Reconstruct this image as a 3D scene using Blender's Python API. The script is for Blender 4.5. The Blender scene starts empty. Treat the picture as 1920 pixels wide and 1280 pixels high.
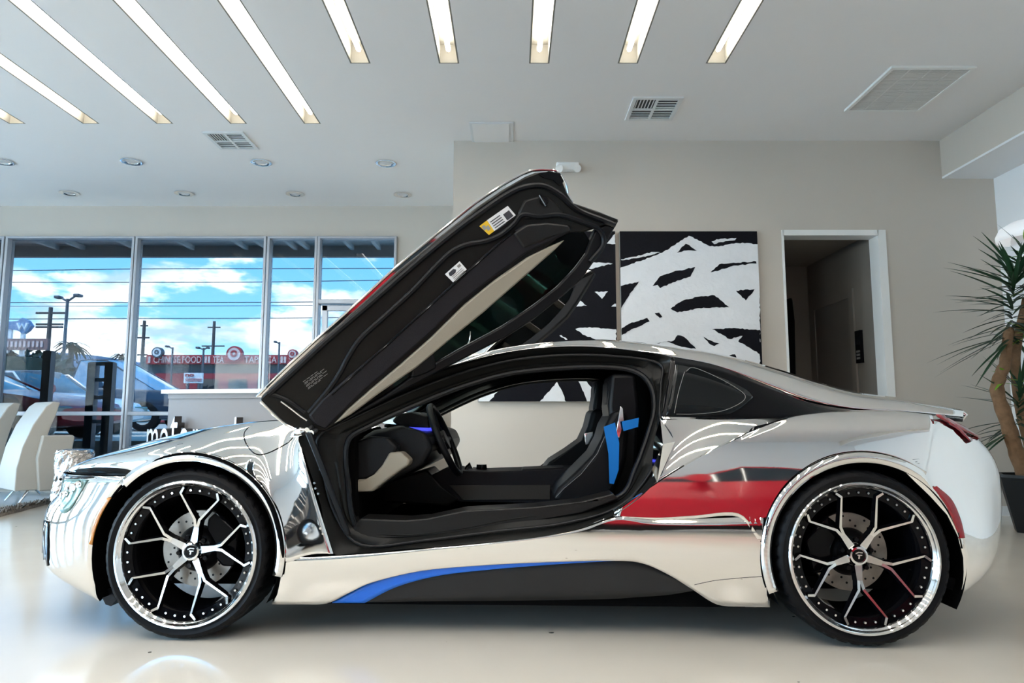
import bpy, bmesh, math, random
from mathutils import Vector, Matrix
from mathutils.bvhtree import BVHTree
from mathutils.geometry import tessellate_polygon
RN = random.Random(11)
SC = bpy.context.scene
COL = SC.collection
pi = math.pi
sin, cos = math.sin, math.cos

# ------------------------------------------------------------------ camera model (1920x1280)
FL = 1300.0
HC = 0.9137
TH = math.atan(145 / FL)
CT, ST = cos(TH), sin(TH)
CAM = Vector((0, 0, HC))

def ray(u, v):
    x = (u - 960) / FL
    y = (640 - v) / FL
    return Vector((x, CT - y * ST, ST + y * CT))
def at_y(u, v, Y):
    d = ray(u, v); return CAM + d * (Y / d.y)
def at_z(u, v, z):
    d = ray(u, v); return CAM + d * ((z - HC) / d.z)
def at_x(u, v, X):
    d = ray(u, v); return CAM + d * (X / d.x)

cam_d = bpy.data.cameras.new('camera')
cam_d.sensor_width = 36
cam_d.lens = 36 * FL / 1920
cam_d.clip_start = 0.05
cam_d.clip_end = 1000
cam = bpy.data.objects.new('camera', cam_d)
COL.objects.link(cam)
cam.location = CAM
cam.rotation_euler = (pi / 2 + TH, 0, 0)
SC.camera = cam
SC.view_settings.view_transform = 'Standard'
SC.view_settings.look = 'None'
SC.view_settings.gamma = 1
SC.view_settings.use_curve_mapping = False
SC.cycles.max_bounces = 10
SC.cycles.diffuse_bounces = 4
SC.cycles.glossy_bounces = 6
SC.cycles.transparent_max_bounces = 12
SC.cycles.caustics_reflective = False
SC.cycles.caustics_refractive = False
SC.cycles.use_denoising = True
SC.cycles.sample_clamp_indirect = 6

# ------------------------------------------------------------------ materials
def mat(name, col, rough=0.5, metal=0.0, spec=0.5, coat=0.0, emit=None, es=0.0, var=0.0, scale=8.0, bump=0.0, bscale=60.0, trans=0.0):
    m = bpy.data.materials.new(name)
    m.use_nodes = True
    nt = m.node_tree
    b = nt.nodes['Principled BSDF']
    b.inputs['Base Color'].default_value = (*col, 1)
    b.inputs['Roughness'].default_value = rough
    b.inputs['Metallic'].default_value = metal
    b.inputs['Specular IOR Level'].default_value = spec
    b.inputs['Coat Weight'].default_value = coat
    b.inputs['Coat Roughness'].default_value = 0.04
    if trans: b.inputs['Transmission Weight'].default_value = trans
    if emit:
        b.inputs['Emission Color'].default_value = (*emit, 1)
        b.inputs['Emission Strength'].default_value = es
    tc = nt.nodes.new('ShaderNodeTexCoord')
    if var:
        n = nt.nodes.new('ShaderNodeTexNoise'); n.inputs['Scale'].default_value = scale; n.inputs['Detail'].default_value = 4
        nt.links.new(tc.outputs['Object'], n.inputs['Vector'])
        mx = nt.nodes.new('ShaderNodeMix'); mx.data_type = 'RGBA'
        mx.inputs['A'].default_value = (*[max(0, c * (1 - var)) for c in col], 1)
        mx.inputs['B'].default_value = (*[min(1, c * (1 + var)) for c in col], 1)
        nt.links.new(n.outputs['Fac'], mx.inputs['Factor'])
        nt.links.new(mx.outputs['Result'], b.inputs['Base Color'])
    if bump:
        n = nt.nodes.new('ShaderNodeTexNoise'); n.inputs['Scale'].default_value = bscale; n.inputs['Detail'].default_value = 3
        nt.links.new(tc.outputs['Object'], n.inputs['Vector'])
        bp = nt.nodes.new('ShaderNodeBump'); bp.inputs['Strength'].default_value = bump; bp.inputs['Distance'].default_value = 0.01
        nt.links.new(n.outputs['Fac'], bp.inputs['Height'])
        nt.links.new(bp.outputs['Normal'], b.inputs['Normal'])
    return m

def glassmat(name, tint, refl=1.0):
    m = bpy.data.materials.new(name); m.use_nodes = True
    nt = m.node_tree; nt.nodes.clear()
    out = nt.nodes.new('ShaderNodeOutputMaterial')
    mix = nt.nodes.new('ShaderNodeMixShader')
    tr = nt.nodes.new('ShaderNodeBsdfTransparent'); tr.inputs['Color'].default_value = (*tint, 1)
    gl = nt.nodes.new('ShaderNodeBsdfGlossy'); gl.inputs['Roughness'].default_value = 0.0
    fr = nt.nodes.new('ShaderNodeFresnel'); fr.inputs['IOR'].default_value = 1.5
    mu = nt.nodes.new('ShaderNodeMath'); mu.operation = 'MULTIPLY'; mu.inputs[1].default_value = refl
    nt.links.new(fr.outputs[0], mu.inputs[0]); nt.links.new(mu.outputs[0], mix.inputs[0])
    nt.links.new(tr.outputs[0], mix.inputs[1]); nt.links.new(gl.outputs[0], mix.inputs[2])
    nt.links.new(mix.outputs[0], out.inputs[0])
    return m

M = {}
M['chrome'] = mat('chrome_wrap', (0.90, 0.885, 0.86), 0.035, 1.0, var=0.015, scale=2)
M['chrome_trim'] = mat('chrome_trim', (0.85, 0.84, 0.83), 0.06, 1.0)
M['machined'] = mat('machined_alloy', (0.80, 0.79, 0.77), 0.16, 1.0, var=0.05, scale=40)
M['black_gloss'] = mat('black_gloss', (0.003, 0.003, 0.004), 0.05, 0, 0.14)
M['black'] = mat('black_plastic', (0.004, 0.004, 0.005), 0.38, 0, 0.18, var=0.2, scale=30)
M['black_soft'] = mat('black_liner', (0.002, 0.002, 0.0022), 0.9, 0, 0.05, var=0.2, scale=30)
M['rubber'] = mat('tire_rubber', (0.0045, 0.0045, 0.0055), 0.5, 0, 0.15, bump=0.15, bscale=90, var=0.2, scale=20)
M['seal'] = mat('rubber_seal', (0.004, 0.0045, 0.006), 0.34, 0, 0.25)
M['carbon'] = mat('carbon_shell', (0.0075, 0.0072, 0.0065), 0.34, 0, 0.2, var=0.25, scale=120)
M['carbon2'] = mat('carbon_sill', (0.011, 0.0105, 0.0105), 0.28, 0, 0.25, var=0.25, scale=140)
M['leather_dark'] = mat('dark_leather', (0.010, 0.009, 0.0115), 0.5, 0, 0.2, bump=0.1, bscale=300)
M['leather_black'] = mat('black_leather', (0.004, 0.004, 0.005), 0.42, 0, 0.2, bump=0.1, bscale=250)
M['taupe'] = mat('taupe_trim', (0.040, 0.035, 0.031), 0.5, 0, 0.3, var=0.08)
M['leather_beige'] = mat('beige_leather', (0.27, 0.235, 0.185), 0.5, 0, 0.4, bump=0.08, bscale=250, var=0.06)
M['stitch'] = mat('pale_stitching', (0.28, 0.28, 0.28), 0.7)
M['blue'] = mat('blue_paint', (0.0, 0.15, 0.75), 0.28, 0, 0.5, coat=0.3)
M['belt'] = mat('blue_belt_webbing', (0.0, 0.14, 0.46), 0.6, 0, 0.3, bump=0.2, bscale=400)
M['sillblack'] = mat('satin_black_insert', (0.020, 0.0195, 0.0205), 0.42, 0, 0.3, var=0.15, scale=5)
M['amber'] = mat('amber_lens', (0.50, 0.17, 0.01), 0.15, 0, 0.5, coat=0.5, var=0.3, scale=60)
M['redlens'] = mat('red_lens', (0.26, 0.006, 0.012), 0.12, 0, 0.5, coat=0.6, var=0.3, scale=50)
M['headlamp'] = mat('headlamp_lens', (0.16, 0.27, 0.25), 0.08, 0.0, 0.3, coat=0.15, var=0.8, scale=14)
M['disc'] = mat('brake_disc', (0.30, 0.27, 0.24), 0.36, 0.7, var=0.2, scale=40)
M['autoglass'] = glassmat('tinted_side_glass', (0.04, 0.075, 0.07), 0.2)
M['windshield'] = glassmat('windshield_glass', (0.62, 0.70, 0.68), 0.8)
M['quarterglass'] = mat('quarter_glass', (0.006, 0.007, 0.008), 0.03, 0, 0.22)
M['label_white'] = mat('white_label', (0.72, 0.72, 0.74), 0.5, var=0.05)
M['label_yellow'] = mat('yellow_label', (0.75, 0.46, 0.02), 0.5, var=0.05)
M['ink'] = mat('label_ink', (0.03, 0.03, 0.04), 0.6)
M['faint'] = mat('moulded_text', (0.22, 0.21, 0.20), 0.6)
M['glow_blue'] = mat('dash_blue_reflection', (0.02, 0.02, 0.2), 0.4, emit=(0.05, 0.06, 0.6), es=0.35)  # glow stands in for the blue reflection of the instruments
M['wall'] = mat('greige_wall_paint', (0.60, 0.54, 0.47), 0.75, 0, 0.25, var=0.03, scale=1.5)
M['wall_white'] = mat('white_wall_paint', (0.86, 0.86, 0.86), 0.75, 0, 0.25, var=0.02, scale=1.5)
M['ceiling'] = mat('ceiling_paint', (0.86, 0.835, 0.815), 0.8, 0, 0.2, var=0.02, scale=1.2)
M['housing'] = mat('strip_housing', (0.23, 0.215, 0.18), 0.6, 0, 0.3, var=0.03)
M['white'] = mat('white_enamel', (0.85, 0.84, 0.81), 0.35, 0, 0.4, var=0.02)
M['vent'] = mat('vent_metal', (0.74, 0.74, 0.73), 0.5, 0, 0.3, var=0.02)
M['grille'] = mat('grille_cream', (0.72, 0.70, 0.66), 0.6, 0, 0.3, var=0.03)
M['dark'] = mat('dark_void', (0.035, 0.035, 0.038), 0.8)
M['alu'] = mat('window_aluminium', (0.42, 0.42, 0.44), 0.35, 0.3, 0.5, var=0.04)
M['glass'] = glassmat('tinted_window_glass', (0.228, 0.242, 0.250), 0.35)
M['glass_clear'] = glassmat('clear_window_glass', (0.90, 0.93, 0.93), 0.8)
M['tube'] = mat('lit_tube', (1, 1, 1), 0.5, emit=(1.0, 0.965, 0.90), es=7.5)
M['lamp'] = mat('downlight_lens', (0.55, 0.55, 0.55), 0.4, emit=(1.0, 0.97, 0.92), es=0.015)
M['shade'] = mat('white_lampshade', (0.95, 0.95, 0.96), 0.6, emit=(1, 1, 1), es=0.06)
M['chair'] = mat('ivory_leather', (0.46, 0.425, 0.37), 0.42, 0, 0.45, bump=0.05, bscale=60, var=0.03)
M['rug'] = mat('shaggy_rug', (0.26, 0.23, 0.20), 0.9, 0, 0.2, var=0.7, scale=28, bump=1.0, bscale=45)
M['mosaic'] = mat('hammered_metal', (0.62, 0.56, 0.52), 0.18, 1.0, var=0.6, scale=22, bump=1.0, bscale=28)
M['desk'] = mat('desk_laminate', (0.27, 0.25, 0.25), 0.45, 0, 0.4, var=0.03)
M['desk_top'] = mat('desk_top_white', (0.80, 0.79, 0.77), 0.3, 0, 0.5)
M['letter'] = mat('brushed_letter', (0.72, 0.72, 0.76), 0.35, 0.4)
M['letter_side'] = mat('letter_return', (0.04, 0.035, 0.035), 0.4)
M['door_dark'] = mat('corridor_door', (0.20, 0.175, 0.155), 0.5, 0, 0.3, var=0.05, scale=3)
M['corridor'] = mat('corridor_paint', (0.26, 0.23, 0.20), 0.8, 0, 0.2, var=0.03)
M['canvas_black'] = mat('black_canvas_paint', (0.005, 0.005, 0.008), 0.55, 0, 0.12, bump=0.3, bscale=40, var=0.3, scale=12)
M['canvas_white'] = mat('white_brush_paint', (0.80, 0.80, 0.81), 0.6, 0, 0.3, bump=0.7, bscale=26, var=0.06, scale=9)
M['canvas_side'] = mat('raw_canvas', (0.40, 0.38, 0.34), 0.8)
M['pot'] = mat('black_planter', (0.006, 0.0065, 0.007), 0.45, 0, 0.25)
M['soil'] = mat('soil_moss', (0.07, 0.08, 0.04), 0.95, var=0.5, scale=40, bump=0.8, bscale=60)
M['bark'] = mat('yucca_bark', (0.23, 0.135, 0.075), 0.8, 0, 0.2, var=0.45, scale=18, bump=0.8, bscale=35)
M['leaf'] = mat('yucca_leaf', (0.020, 0.060, 0.026), 0.4, 0, 0.4, var=0.5, scale=6)
M['leaf_new'] = mat('young_leaf', (0.20, 0.42, 0.03), 0.4, 0, 0.4, var=0.3, scale=6)
M['asphalt'] = mat('asphalt', (0.52, 0.48, 0.42), 0.9, var=0.2, scale=2)
M['canopy'] = mat('canopy_grey', (0.60, 0.58, 0.56), 0.7, var=0.05)
M['canopy_dark'] = mat('canopy_fascia', (0.42, 0.40, 0.39), 0.7, var=0.05)
M['canopy_rib'] = mat('canopy_rib', (0.80, 0.78, 0.76), 0.6)
M['steel'] = mat('dark_steel', (0.11, 0.12, 0.14), 0.5, 0.3)
M['polewood'] = mat('pole_wood', (0.10, 0.085, 0.08), 0.8, var=0.2)
M['wire'] = mat('wire', (0.05, 0.06, 0.08), 0.7)
M['mall_wall'] = mat('mall_wall', (0.10, 0.13, 0.14), 0.8, var=0.15, scale=1)
M['mall_red'] = mat('mall_red_band', (0.32, 0.035, 0.05), 0.7, var=0.15, scale=2)
M['sign_red'] = mat('sign_red', (0.42, 0.05, 0.055), 0.6, var=0.08)
M['sign_text'] = mat('sign_letters', (0.72, 0.55, 0.52), 0.6)
M['sign_brown'] = mat('sign_brown', (0.28, 0.17, 0.16), 0.7)
M['sign_blue'] = mat('sign_blue', (0.16, 0.25, 0.42), 0.5)
M['sign_white'] = mat('sign_white', (0.80, 0.82, 0.84), 0.5)
M['bush'] = mat('hedge_green', (0.010, 0.026, 0.016), 0.9, var=0.6, scale=2.5)
M['hill'] = mat('far_hill', (0.10, 0.17, 0.28), 1.0, var=0.1, scale=0.05)
M['car_red'] = mat('red_car_paint', (0.45, 0.008, 0.022), 0.25, 0.0, 0.4, coat=0.1)
M['car_white'] = mat('white_car_paint', (0.75, 0.77, 0.80), 0.2, 0, 0.5, coat=0.6)
M['car_navy'] = mat('navy_car_paint', (0.018, 0.03, 0.055), 0.2, 0.1, 0.5, coat=0.6)
M['car_silver'] = mat('silver_car_paint', (0.42, 0.50, 0.60), 0.25, 0.5, 0.5, coat=0.4)
M['car_black'] = mat('black_car_paint', (0.01, 0.01, 0.012), 0.15, 0, 0.5, coat=0.6)
M['car_glass'] = mat('car_glass', (0.015, 0.025, 0.035), 0.04, 0, 0.6)
M['pale_glass'] = mat('pale_windscreen', (0.30, 0.38, 0.46), 0.05, 0.2, 0.7)

# floor: pale epoxy with soft clouding and a few dark scuffs
def floor_material():
    m = mat('pale_epoxy', (0.62, 0.595, 0.55), 0.16, 0, 0.5)
    nt = m.node_tree; b = nt.nodes['Principled BSDF']
    tc = nt.nodes.new('ShaderNodeTexCoord')
    n1 = nt.nodes.new('ShaderNodeTexNoise'); n1.inputs['Scale'].default_value = 1.3; n1.inputs['Detail'].default_value = 5
    n2 = nt.nodes.new('ShaderNodeTexVoronoi'); n2.inputs['Scale'].default_value = 5.0
    n3 = nt.nodes.new('ShaderNodeTexNoise'); n3.inputs['Scale'].default_value = 22; n3.inputs['Detail'].default_value = 3
    for n in (n1, n2, n3): nt.links.new(tc.outputs['Object'], n.inputs['Vector'])
    mx = nt.nodes.new('ShaderNodeMix'); mx.data_type = 'RGBA'
    mx.inputs['A'].default_value = (0.58, 0.535, 0.465, 1); mx.inputs['B'].default_value = (0.69, 0.64, 0.565, 1)
    nt.links.new(n1.outputs['Fac'], mx.inputs['Factor'])
    ad = nt.nodes.new('ShaderNodeMath'); ad.operation = 'MULTIPLY_ADD'; ad.inputs[1].default_value = 0.16
    nt.links.new(n3.outputs['Fac'], ad.inputs[0]); nt.links.new(n2.outputs['Distance'], ad.inputs[2])
    lt = nt.nodes.new('ShaderNodeMath'); lt.operation = 'LESS_THAN'; lt.inputs[1].default_value = 0.112
    nt.links.new(ad.outputs[0], lt.inputs[0])
    m2 = nt.nodes.new('ShaderNodeMix'); m2.data_type = 'RGBA'; m2.inputs['B'].default_value = (0.10, 0.09, 0.08, 1)
    nt.links.new(lt.outputs[0], m2.inputs['Factor']); nt.links.new(mx.outputs['Result'], m2.inputs['A'])
    nt.links.new(m2.outputs['Result'], b.inputs['Base Color'])
    mr = nt.nodes.new('ShaderNodeMapRange'); mr.inputs['To Min'].default_value = 0.08; mr.inputs['To Max'].default_value = 0.2
    nt.links.new(n1.outputs['Fac'], mr.inputs['Value']); nt.links.new(mr.outputs['Result'], b.inputs['Roughness'])
    return m
M['floor'] = floor_material()

# ------------------------------------------------------------------ mesh helpers
def obj(name, verts, faces, mats, parent=None, smooth=True, fm=None, out=None, bevel=0, solid=0, soff=-1, solid_mat=0, angle=40, loc=None, recalc=False, seg=2):
    me = bpy.data.meshes.new(name)
    me.from_pydata([tuple(v) for v in verts], [], [tuple(f) for f in faces])
    if not isinstance(mats, (list, tuple)): mats = [mats]
    for m in mats: me.materials.append(m)
    if fm: me.polygons.foreach_set('material_index', fm)
    if recalc or out is not None:
        bm = bmesh.new(); bm.from_mesh(me)
        if recalc: bmesh.ops.recalc_face_normals(bm, faces=bm.faces)
        if out is not None:
            s = Vector((0, 0, 0)); c = 0.0
            for f in bm.faces:
                a = f.calc_area()
                o = out(f.calc_center_median()) if callable(out) else Vector(out)
                c += f.normal.dot(o) * a
            if c < 0: bmesh.ops.reverse_faces(bm, faces=bm.faces)
        bm.to_mesh(me); bm.free()
    if smooth:
        me.polygons.foreach_set('use_smooth', [True] * len(me.polygons))
        me.set_sharp_from_angle(angle=math.radians(angle))
    me.update()
    o = bpy.data.objects.new(name, me)
    COL.objects.link(o)
    if loc is not None: o.location = loc
    if parent is not None: o.parent = parent
    if solid:
        md = o.modifiers.new('thickness', 'SOLIDIFY'); md.thickness = solid; md.offset = soff
        md.material_offset = solid_mat; md.material_offset_rim = solid_mat
    if bevel:
        md = o.modifiers.new('bevel', 'BEVEL'); md.width = bevel; md.segments = seg; md.limit_method = 'ANGLE'; md.angle_limit = math.radians(35)
        md.harden_normals = False
    return o

def thing(name, label, cat, loc=(0, 0, 0), rz=0, group=None):
    o = bpy.data.objects.new(name, None); COL.objects.link(o)
    o.empty_display_size = 0.1
    o.location = loc; o.rotation_euler = (0, 0, rz)
    o['label'] = label; o['category'] = cat
    if group: o['group'] = group
    return o
def tag(o, label, cat, group=None, kind=None):
    o['label'] = label; o['category'] = cat
    if group: o['group'] = group
    if kind: o['kind'] = kind
    return o
def part(name, parent, loc=(0, 0, 0)):
    o = bpy.data.objects.new(name, None); COL.objects.link(o); o.empty_display_size = 0.05
    o.parent = parent; o.location = loc
    return o
def struct(o): o['kind'] = 'structure'; return o

class MB:
    """collects primitive shapes into one mesh"""
    def __init__(s): s.v = []; s.f = []; s.m = []
    def add(s, vs, fs, mi=0):
        b = len(s.v); s.v += [Vector(v) for v in vs]; s.f += [[i + b for i in f] for f in fs]; s.m += [mi] * len(fs)
    def box(s, a, b, mi=0):
        (x0, y0, z0), (x1, y1, z1) = a, b
        x0, x1 = sorted((x0, x1)); y0, y1 = sorted((y0, y1)); z0, z1 = sorted((z0, z1))
        s.add([(x0, y0, z0), (x1, y0, z0), (x1, y1, z0), (x0, y1, z0), (x0, y0, z1), (x1, y0, z1), (x1, y1, z1), (x0, y1, z1)],
              [(3, 2, 1, 0), (4, 5, 6, 7), (0, 1, 5, 4), (1, 2, 6, 5), (2, 3, 7, 6), (3, 0, 4, 7)], mi)
    def tube(s, pts, r, n=8, mi=0, cap=True):
        pts = [Vector(p) for p in pts]
        rs = r if isinstance(r, (list, tuple)) else [r] * len(pts)
        rings = []
        up = None
        for i, p in enumerate(pts):
            t = (pts[min(i + 1, len(pts) - 1)] - pts[max(i - 1, 0)]).normalized()
            if up is None:
                up = Vector((0, 0, 1)) if abs(t.z) < 0.9 else Vector((0, 1, 0))
            a = t.cross(up)
            if a.length < 1e-4: a = t.cross(Vector((1, 0.3, 0)))
            a.normalize(); b = a.cross(t).normalized(); up = b
            rings.append([p + (a * cos(2 * pi * k / n) + b * sin(2 * pi * k / n)) * rs[i] for k in range(n)])
        vs = [q for rg in rings for q in rg]; fs = []
        for i in range(len(pts) - 1):
            for k in range(n):
                fs.append((i * n + k, i * n + (k + 1) % n, (i + 1) * n + (k + 1) % n, (i + 1) * n + k))
        if cap:
            fs.append(tuple(range(n))[::-1]); fs.append(tuple((len(pts) - 1) * n + k for k in range(n)))
        s.add(vs, fs, mi)
    def lathe(s, prof, axis='z', n=32, c=(0, 0, 0), mi=0, closed=False):
        c = Vector(c); vs = []
        for (r, h) in prof:
            for k in range(n):
                a = 2 * pi * k / n
                if axis == 'z': vs.append(c + Vector((r * cos(a), r * sin(a), h)))
                elif axis == 'y': vs.append(c + Vector((r * cos(a), h, r * sin(a))))
                else: vs.append(c + Vector((h, r * cos(a), r * sin(a))))
        fs = []; L = len(prof)
        for i in range(L if closed else L - 1):
            j = (i + 1) % L
            for k in range(n):
                fs.append((i * n + k, i * n + (k + 1) % n, j * n + (k + 1) % n, j * n + k))
        s.add(vs, fs, mi)
    def prism(s, poly, ext, mi=0, mside=None):
        """poly: list of 3-D points (planar-ish), extruded by vector ext"""
        poly = [Vector(p) for p in poly]; n = len(poly); ext = Vector(ext)
        tris = tessellate_polygon([poly])
        b = len(s.v)
        s.v += poly + [p + ext for p in poly]
        for t in tris:
            s.f.append([b + t[0], b + t[1], b + t[2]]); s.m.append(mi)
            s.f.append([b + n + t[2], b + n + t[1], b + n + t[0]]); s.m.append(mi)
        for i in range(n):
            j = (i + 1) % n
            s.f.append([b + i, b + j, b + n + j, b + n + i]); s.m.append(mi if mside is None else mside)
    def grid(s, rows, mi=0):
        n = len(rows[0]); vs = [p for r in rows for p in r]; fs = []
        for i in range(len(rows) - 1):
            for k in range(n - 1):
                fs.append((i * n + k, i * n + k + 1, (i + 1) * n + k + 1, (i + 1) * n + k))
        s.add(vs, fs, mi)
    def build(s, name, mats, parent=None, **kw):
        kw.setdefault('recalc', True)
        return obj(name, s.v, s.f, mats, parent, fm=s.m, **kw)

def cm(pts, n):
    """Catmull-Rom through pts (list of Vectors), uniform per key, n samples"""
    pts = [Vector(p) for p in pts]; K = len(pts) - 1; res = []
    for i in range(n):
        t = i / (n - 1) * K; k = min(int(t), K - 1); f = t - k
        p1, p2 = pts[k], pts[k + 1]
        p0 = pts[k - 1] if k > 0 else p1 * 2 - p2
        p3 = pts[k + 2] if k + 2 <= K else p2 * 2 - p1
        res.append(0.5 * ((2 * p1) + (p2 - p0) * f + (2 * p0 - 5 * p1 + 4 * p2 - p3) * f * f + (3 * p1 - p0 - 3 * p2 + p3) * f ** 3))
    return res
def ipl(x, xs, ys):
    if x <= xs[0]: return ys[0]
    if x >= xs[-1]: return ys[-1]
    for k in range(len(xs) - 1):
        if x <= xs[k + 1]:
            f = (x - xs[k]) / (xs[k + 1] - xs[k]); h = xs[k + 1] - xs[k]
            def sl(i):
                if i <= 0 : return (ys[1] - ys[0]) / (xs[1] - xs[0])
                if i >= len(xs) - 1: return (ys[-1] - ys[-2]) / (xs[-1] - xs[-2])
                return (ys[i + 1] - ys[i - 1]) / (xs[i + 1] - xs[i - 1])
            a, b = sl(k) * h, sl(k + 1) * h
            return ys[k] * (2 * f ** 3 - 3 * f * f + 1) + a * (f ** 3 - 2 * f * f + f) + ys[k + 1] * (-2 * f ** 3 + 3 * f * f) + b * (f ** 3 - f * f)
def lin(x, xs, ys):
    if x <= xs[0]: return ys[0]
    if x >= xs[-1]: return ys[-1]
    for k in range(len(xs) - 1):
        if x <= xs[k + 1]:
            f = (x - xs[k]) / (xs[k + 1] - xs[k]); return ys[k] + (ys[k + 1] - ys[k]) * f
def rough_poly(pts, step, amp, rn):
    """subdivide and jitter a closed 2-D outline, like a dry brush edge"""
    out = []
    for i in range(len(pts)):
        a = Vector(pts[i]); b = Vector(pts[(i + 1) % len(pts)]); L = (b - a).length
        n = max(1, int(L / step)); nr = Vector((-(b - a).y, (b - a).x)) / max(L, 1e-6)
        for k in range(n):
            p = a + (b - a) * (k / n)
            out.append(p + nr * (rn.uniform(-amp, amp) if k else 0))
    return out
def text_mesh(txt, size, depth, align='LEFT'):
    cu = bpy.data.curves.new('t', 'FONT'); cu.body = txt; cu.size = size; cu.extrude = depth; cu.align_x = align
    o = bpy.data.objects.new('t', cu); COL.objects.link(o)
    dg = bpy.context.evaluated_depsgraph_get()
    me = bpy.data.meshes.new_from_object(o.evaluated_get(dg))
    bpy.data.objects.remove(o)
    return me
def text_obj(name, txt, size, depth, m, parent, mtx, align='LEFT'):
    me = text_mesh(txt, size, depth, align)
    me.materials.clear(); me.materials.append(m)
    me.transform(mtx); me.name = name
    o = bpy.data.objects.new(name, me); COL.objects.link(o); o.parent = parent
    return o
# ================================================================== THE CAR
# hub caps in the photograph: (357,1035) front, (1611,1043) rear; both at axle height
ZC = 0.350
_f, _r = at_z(357, 1035, ZC), at_z(1611, 1043, ZC)
_fc, _rc = Vector((_f.x, _f.y, 0)), Vector((_r.x, _r.y, 0))
YAW = math.atan2(-(_rc - _fc).y, (_rc - _fc).x)
WB = (_rc - _fc).length
EX = Vector((cos(YAW), -sin(YAW), 0)); EY = Vector((sin(YAW), cos(YAW), 0))
YT = 0.965                                   # half width at the tyre face
ORG = _fc + EY * (YT - 0.050)
CARM = Matrix.Translation(ORG) @ Matrix.Rotation(-YAW, 4, 'Z')
CARI = CARM.inverted(); CARI3 = CARI.to_3x3()
CO = CARI @ CAM
def cray(u, v): return CARI3 @ ray(u, v)
def cp(u, v, y):
    d = cray(u, v); return CO + d * ((y - CO.y) / d.y)
def cps(l): return [cp(*p) for p in l]
def csurf(u, v, S, y0=-1.04, y1=-0.2, n=80):
    d = cray(u, v)
    def f(y):
        p = CO + d * ((y - CO.y) / d.y); return y + S(p.x, p.z), p
    a = y0; fa, pa = f(a)
    for i in range(n):
        b = y0 + (y1 - y0) * (i + 1) / n; fb, pb = f(b)
        if fa < 0 <= fb:
            for _ in range(24):
                m = (a + b) / 2; fm_, pm = f(m)
                if fm_ < 0: a = m
                else: b = m
            return f(b)[1]
        a, fa = b, fb
    return f(y1)[1]

WX = [-0.9, -0.6, -0.3, 0.0, 0.4, 0.7, 1.4, 2.0, 2.4, 2.8, 3.2, 3.5, 3.72]
WY = [0.74, 0.87, 0.94, 0.962, 0.945, 0.925, 0.915, 0.925, 0.950, 0.968, 0.955, 0.900, 0.81]
def W(x): return ipl(x, WX, WY)
OZ = [0.08, 0.15, 0.25, 0.33, 0.39, 0.43, 0.47, 0.52, 0.60, 0.70, 0.75, 0.80, 0.85, 0.88, 0.92, 0.95, 0.975]
OD = [0.072, 0.044, 0.018, 0.006, 0.0012, 0.0, 0.0018, 0.0046, 0.0088, 0.0145, 0.019, 0.026, 0.036, 0.046, 0.075, 0.12, 0.20]
def off(z): return ipl(z, OZ, OD)
def S(x, z): return W(x) - off(z)
def NEAR(c): return Vector((0, -1, 0))
def FARS(c): return Vector((0, 1, 0))

CAR = thing('sports_car', 'chrome-wrapped two-door sports car with both wing doors raised', 'car', ORG, 0)
CAR.rotation_euler = (0, 0, -YAW)
def flip(p): return Vector((p.x, -p.y, p.z))

def both(name, rows, mats, parent=CAR, solid=0.0, solid_mat=0, far=True, out=Vector((0, -1, 0.15)), **kw):
    mb = MB(); mb.grid(rows)
    a = obj(name, mb.v, mb.f, mats, parent, out=out, solid=solid, solid_mat=solid_mat, angle=60, **kw)
    b = None
    if far:
        o2 = Vector((out.x, -out.y, out.z)) if not callable(out) else (lambda c: flip(out(flip(c))))
        b = obj(name, [flip(p) for p in mb.v], mb.f, mats, parent, out=o2, solid=solid, solid_mat=solid_mat, angle=60, **kw)
    return a, b
def loft(curves, nv):
    """curves: list of equal-length polylines; Catmull-Rom across them"""
    n = len(curves[0]); cols = [cm([c[i] for c in curves], nv) for i in range(n)]
    return [[cols[i][j] for i in range(n)] for j in range(nv)]
def bsp(pts, n):
    """clamped uniform cubic B-spline"""
    P = [Vector(p) for p in pts]; P = [P[0], P[0]] + P + [P[-1], P[-1]]; K = len(P) - 3; res = []
    for i in range(n):
        t = i / (n - 1) * K; k = min(int(t), K - 1); f = t - k
        a_, b_, c_, d_ = P[k:k + 4]
        res.append((a_ * (1 - f) ** 3 + b_ * (3 * f ** 3 - 6 * f * f + 4) + c_ * (-3 * f ** 3 + 3 * f * f + 3 * f + 1) + d_ * f ** 3) / 6)
    return res
def smooth1(p, it):
    for _ in range(it): p = [p[0]] + [p[i] * 0.5 + (p[i - 1] + p[i + 1]) * 0.25 for i in range(1, len(p) - 1)] + [p[-1]]
    return p
def relax(rows, it):
    n, m = len(rows), len(rows[0])
    for _ in range(it):
        new = [list(r) for r in rows]
        for j in range(1, n - 1):
            for i in range(1, m - 1):
                new[j][i] = rows[j][i] * 0.5 + (rows[j - 1][i] + rows[j + 1][i] + rows[j][i - 1] + rows[j][i + 1]) * 0.125
        rows = new
    return rows
BVHS = {}
def bvh_of(key, rows):
    mb = MB(); mb.grid(rows)
    BVHS[key] = BVHTree.FromPolygons([tuple(v) for v in mb.v], mb.f)
def onb(key, u, v, lift=0.004, yfall=-0.9):
    d = cray(u, v).normalized(); hit = BVHS[key].ray_cast(CO, d)
    if hit[0] is None:
        nr = BVHS[key].find_nearest(cp(u, v, yfall)); h, n = nr[0], nr[1]
    else: h, n = hit[0], hit[1]
    if n.dot(d) > 0: n = -n
    return h + n * lift
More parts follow.
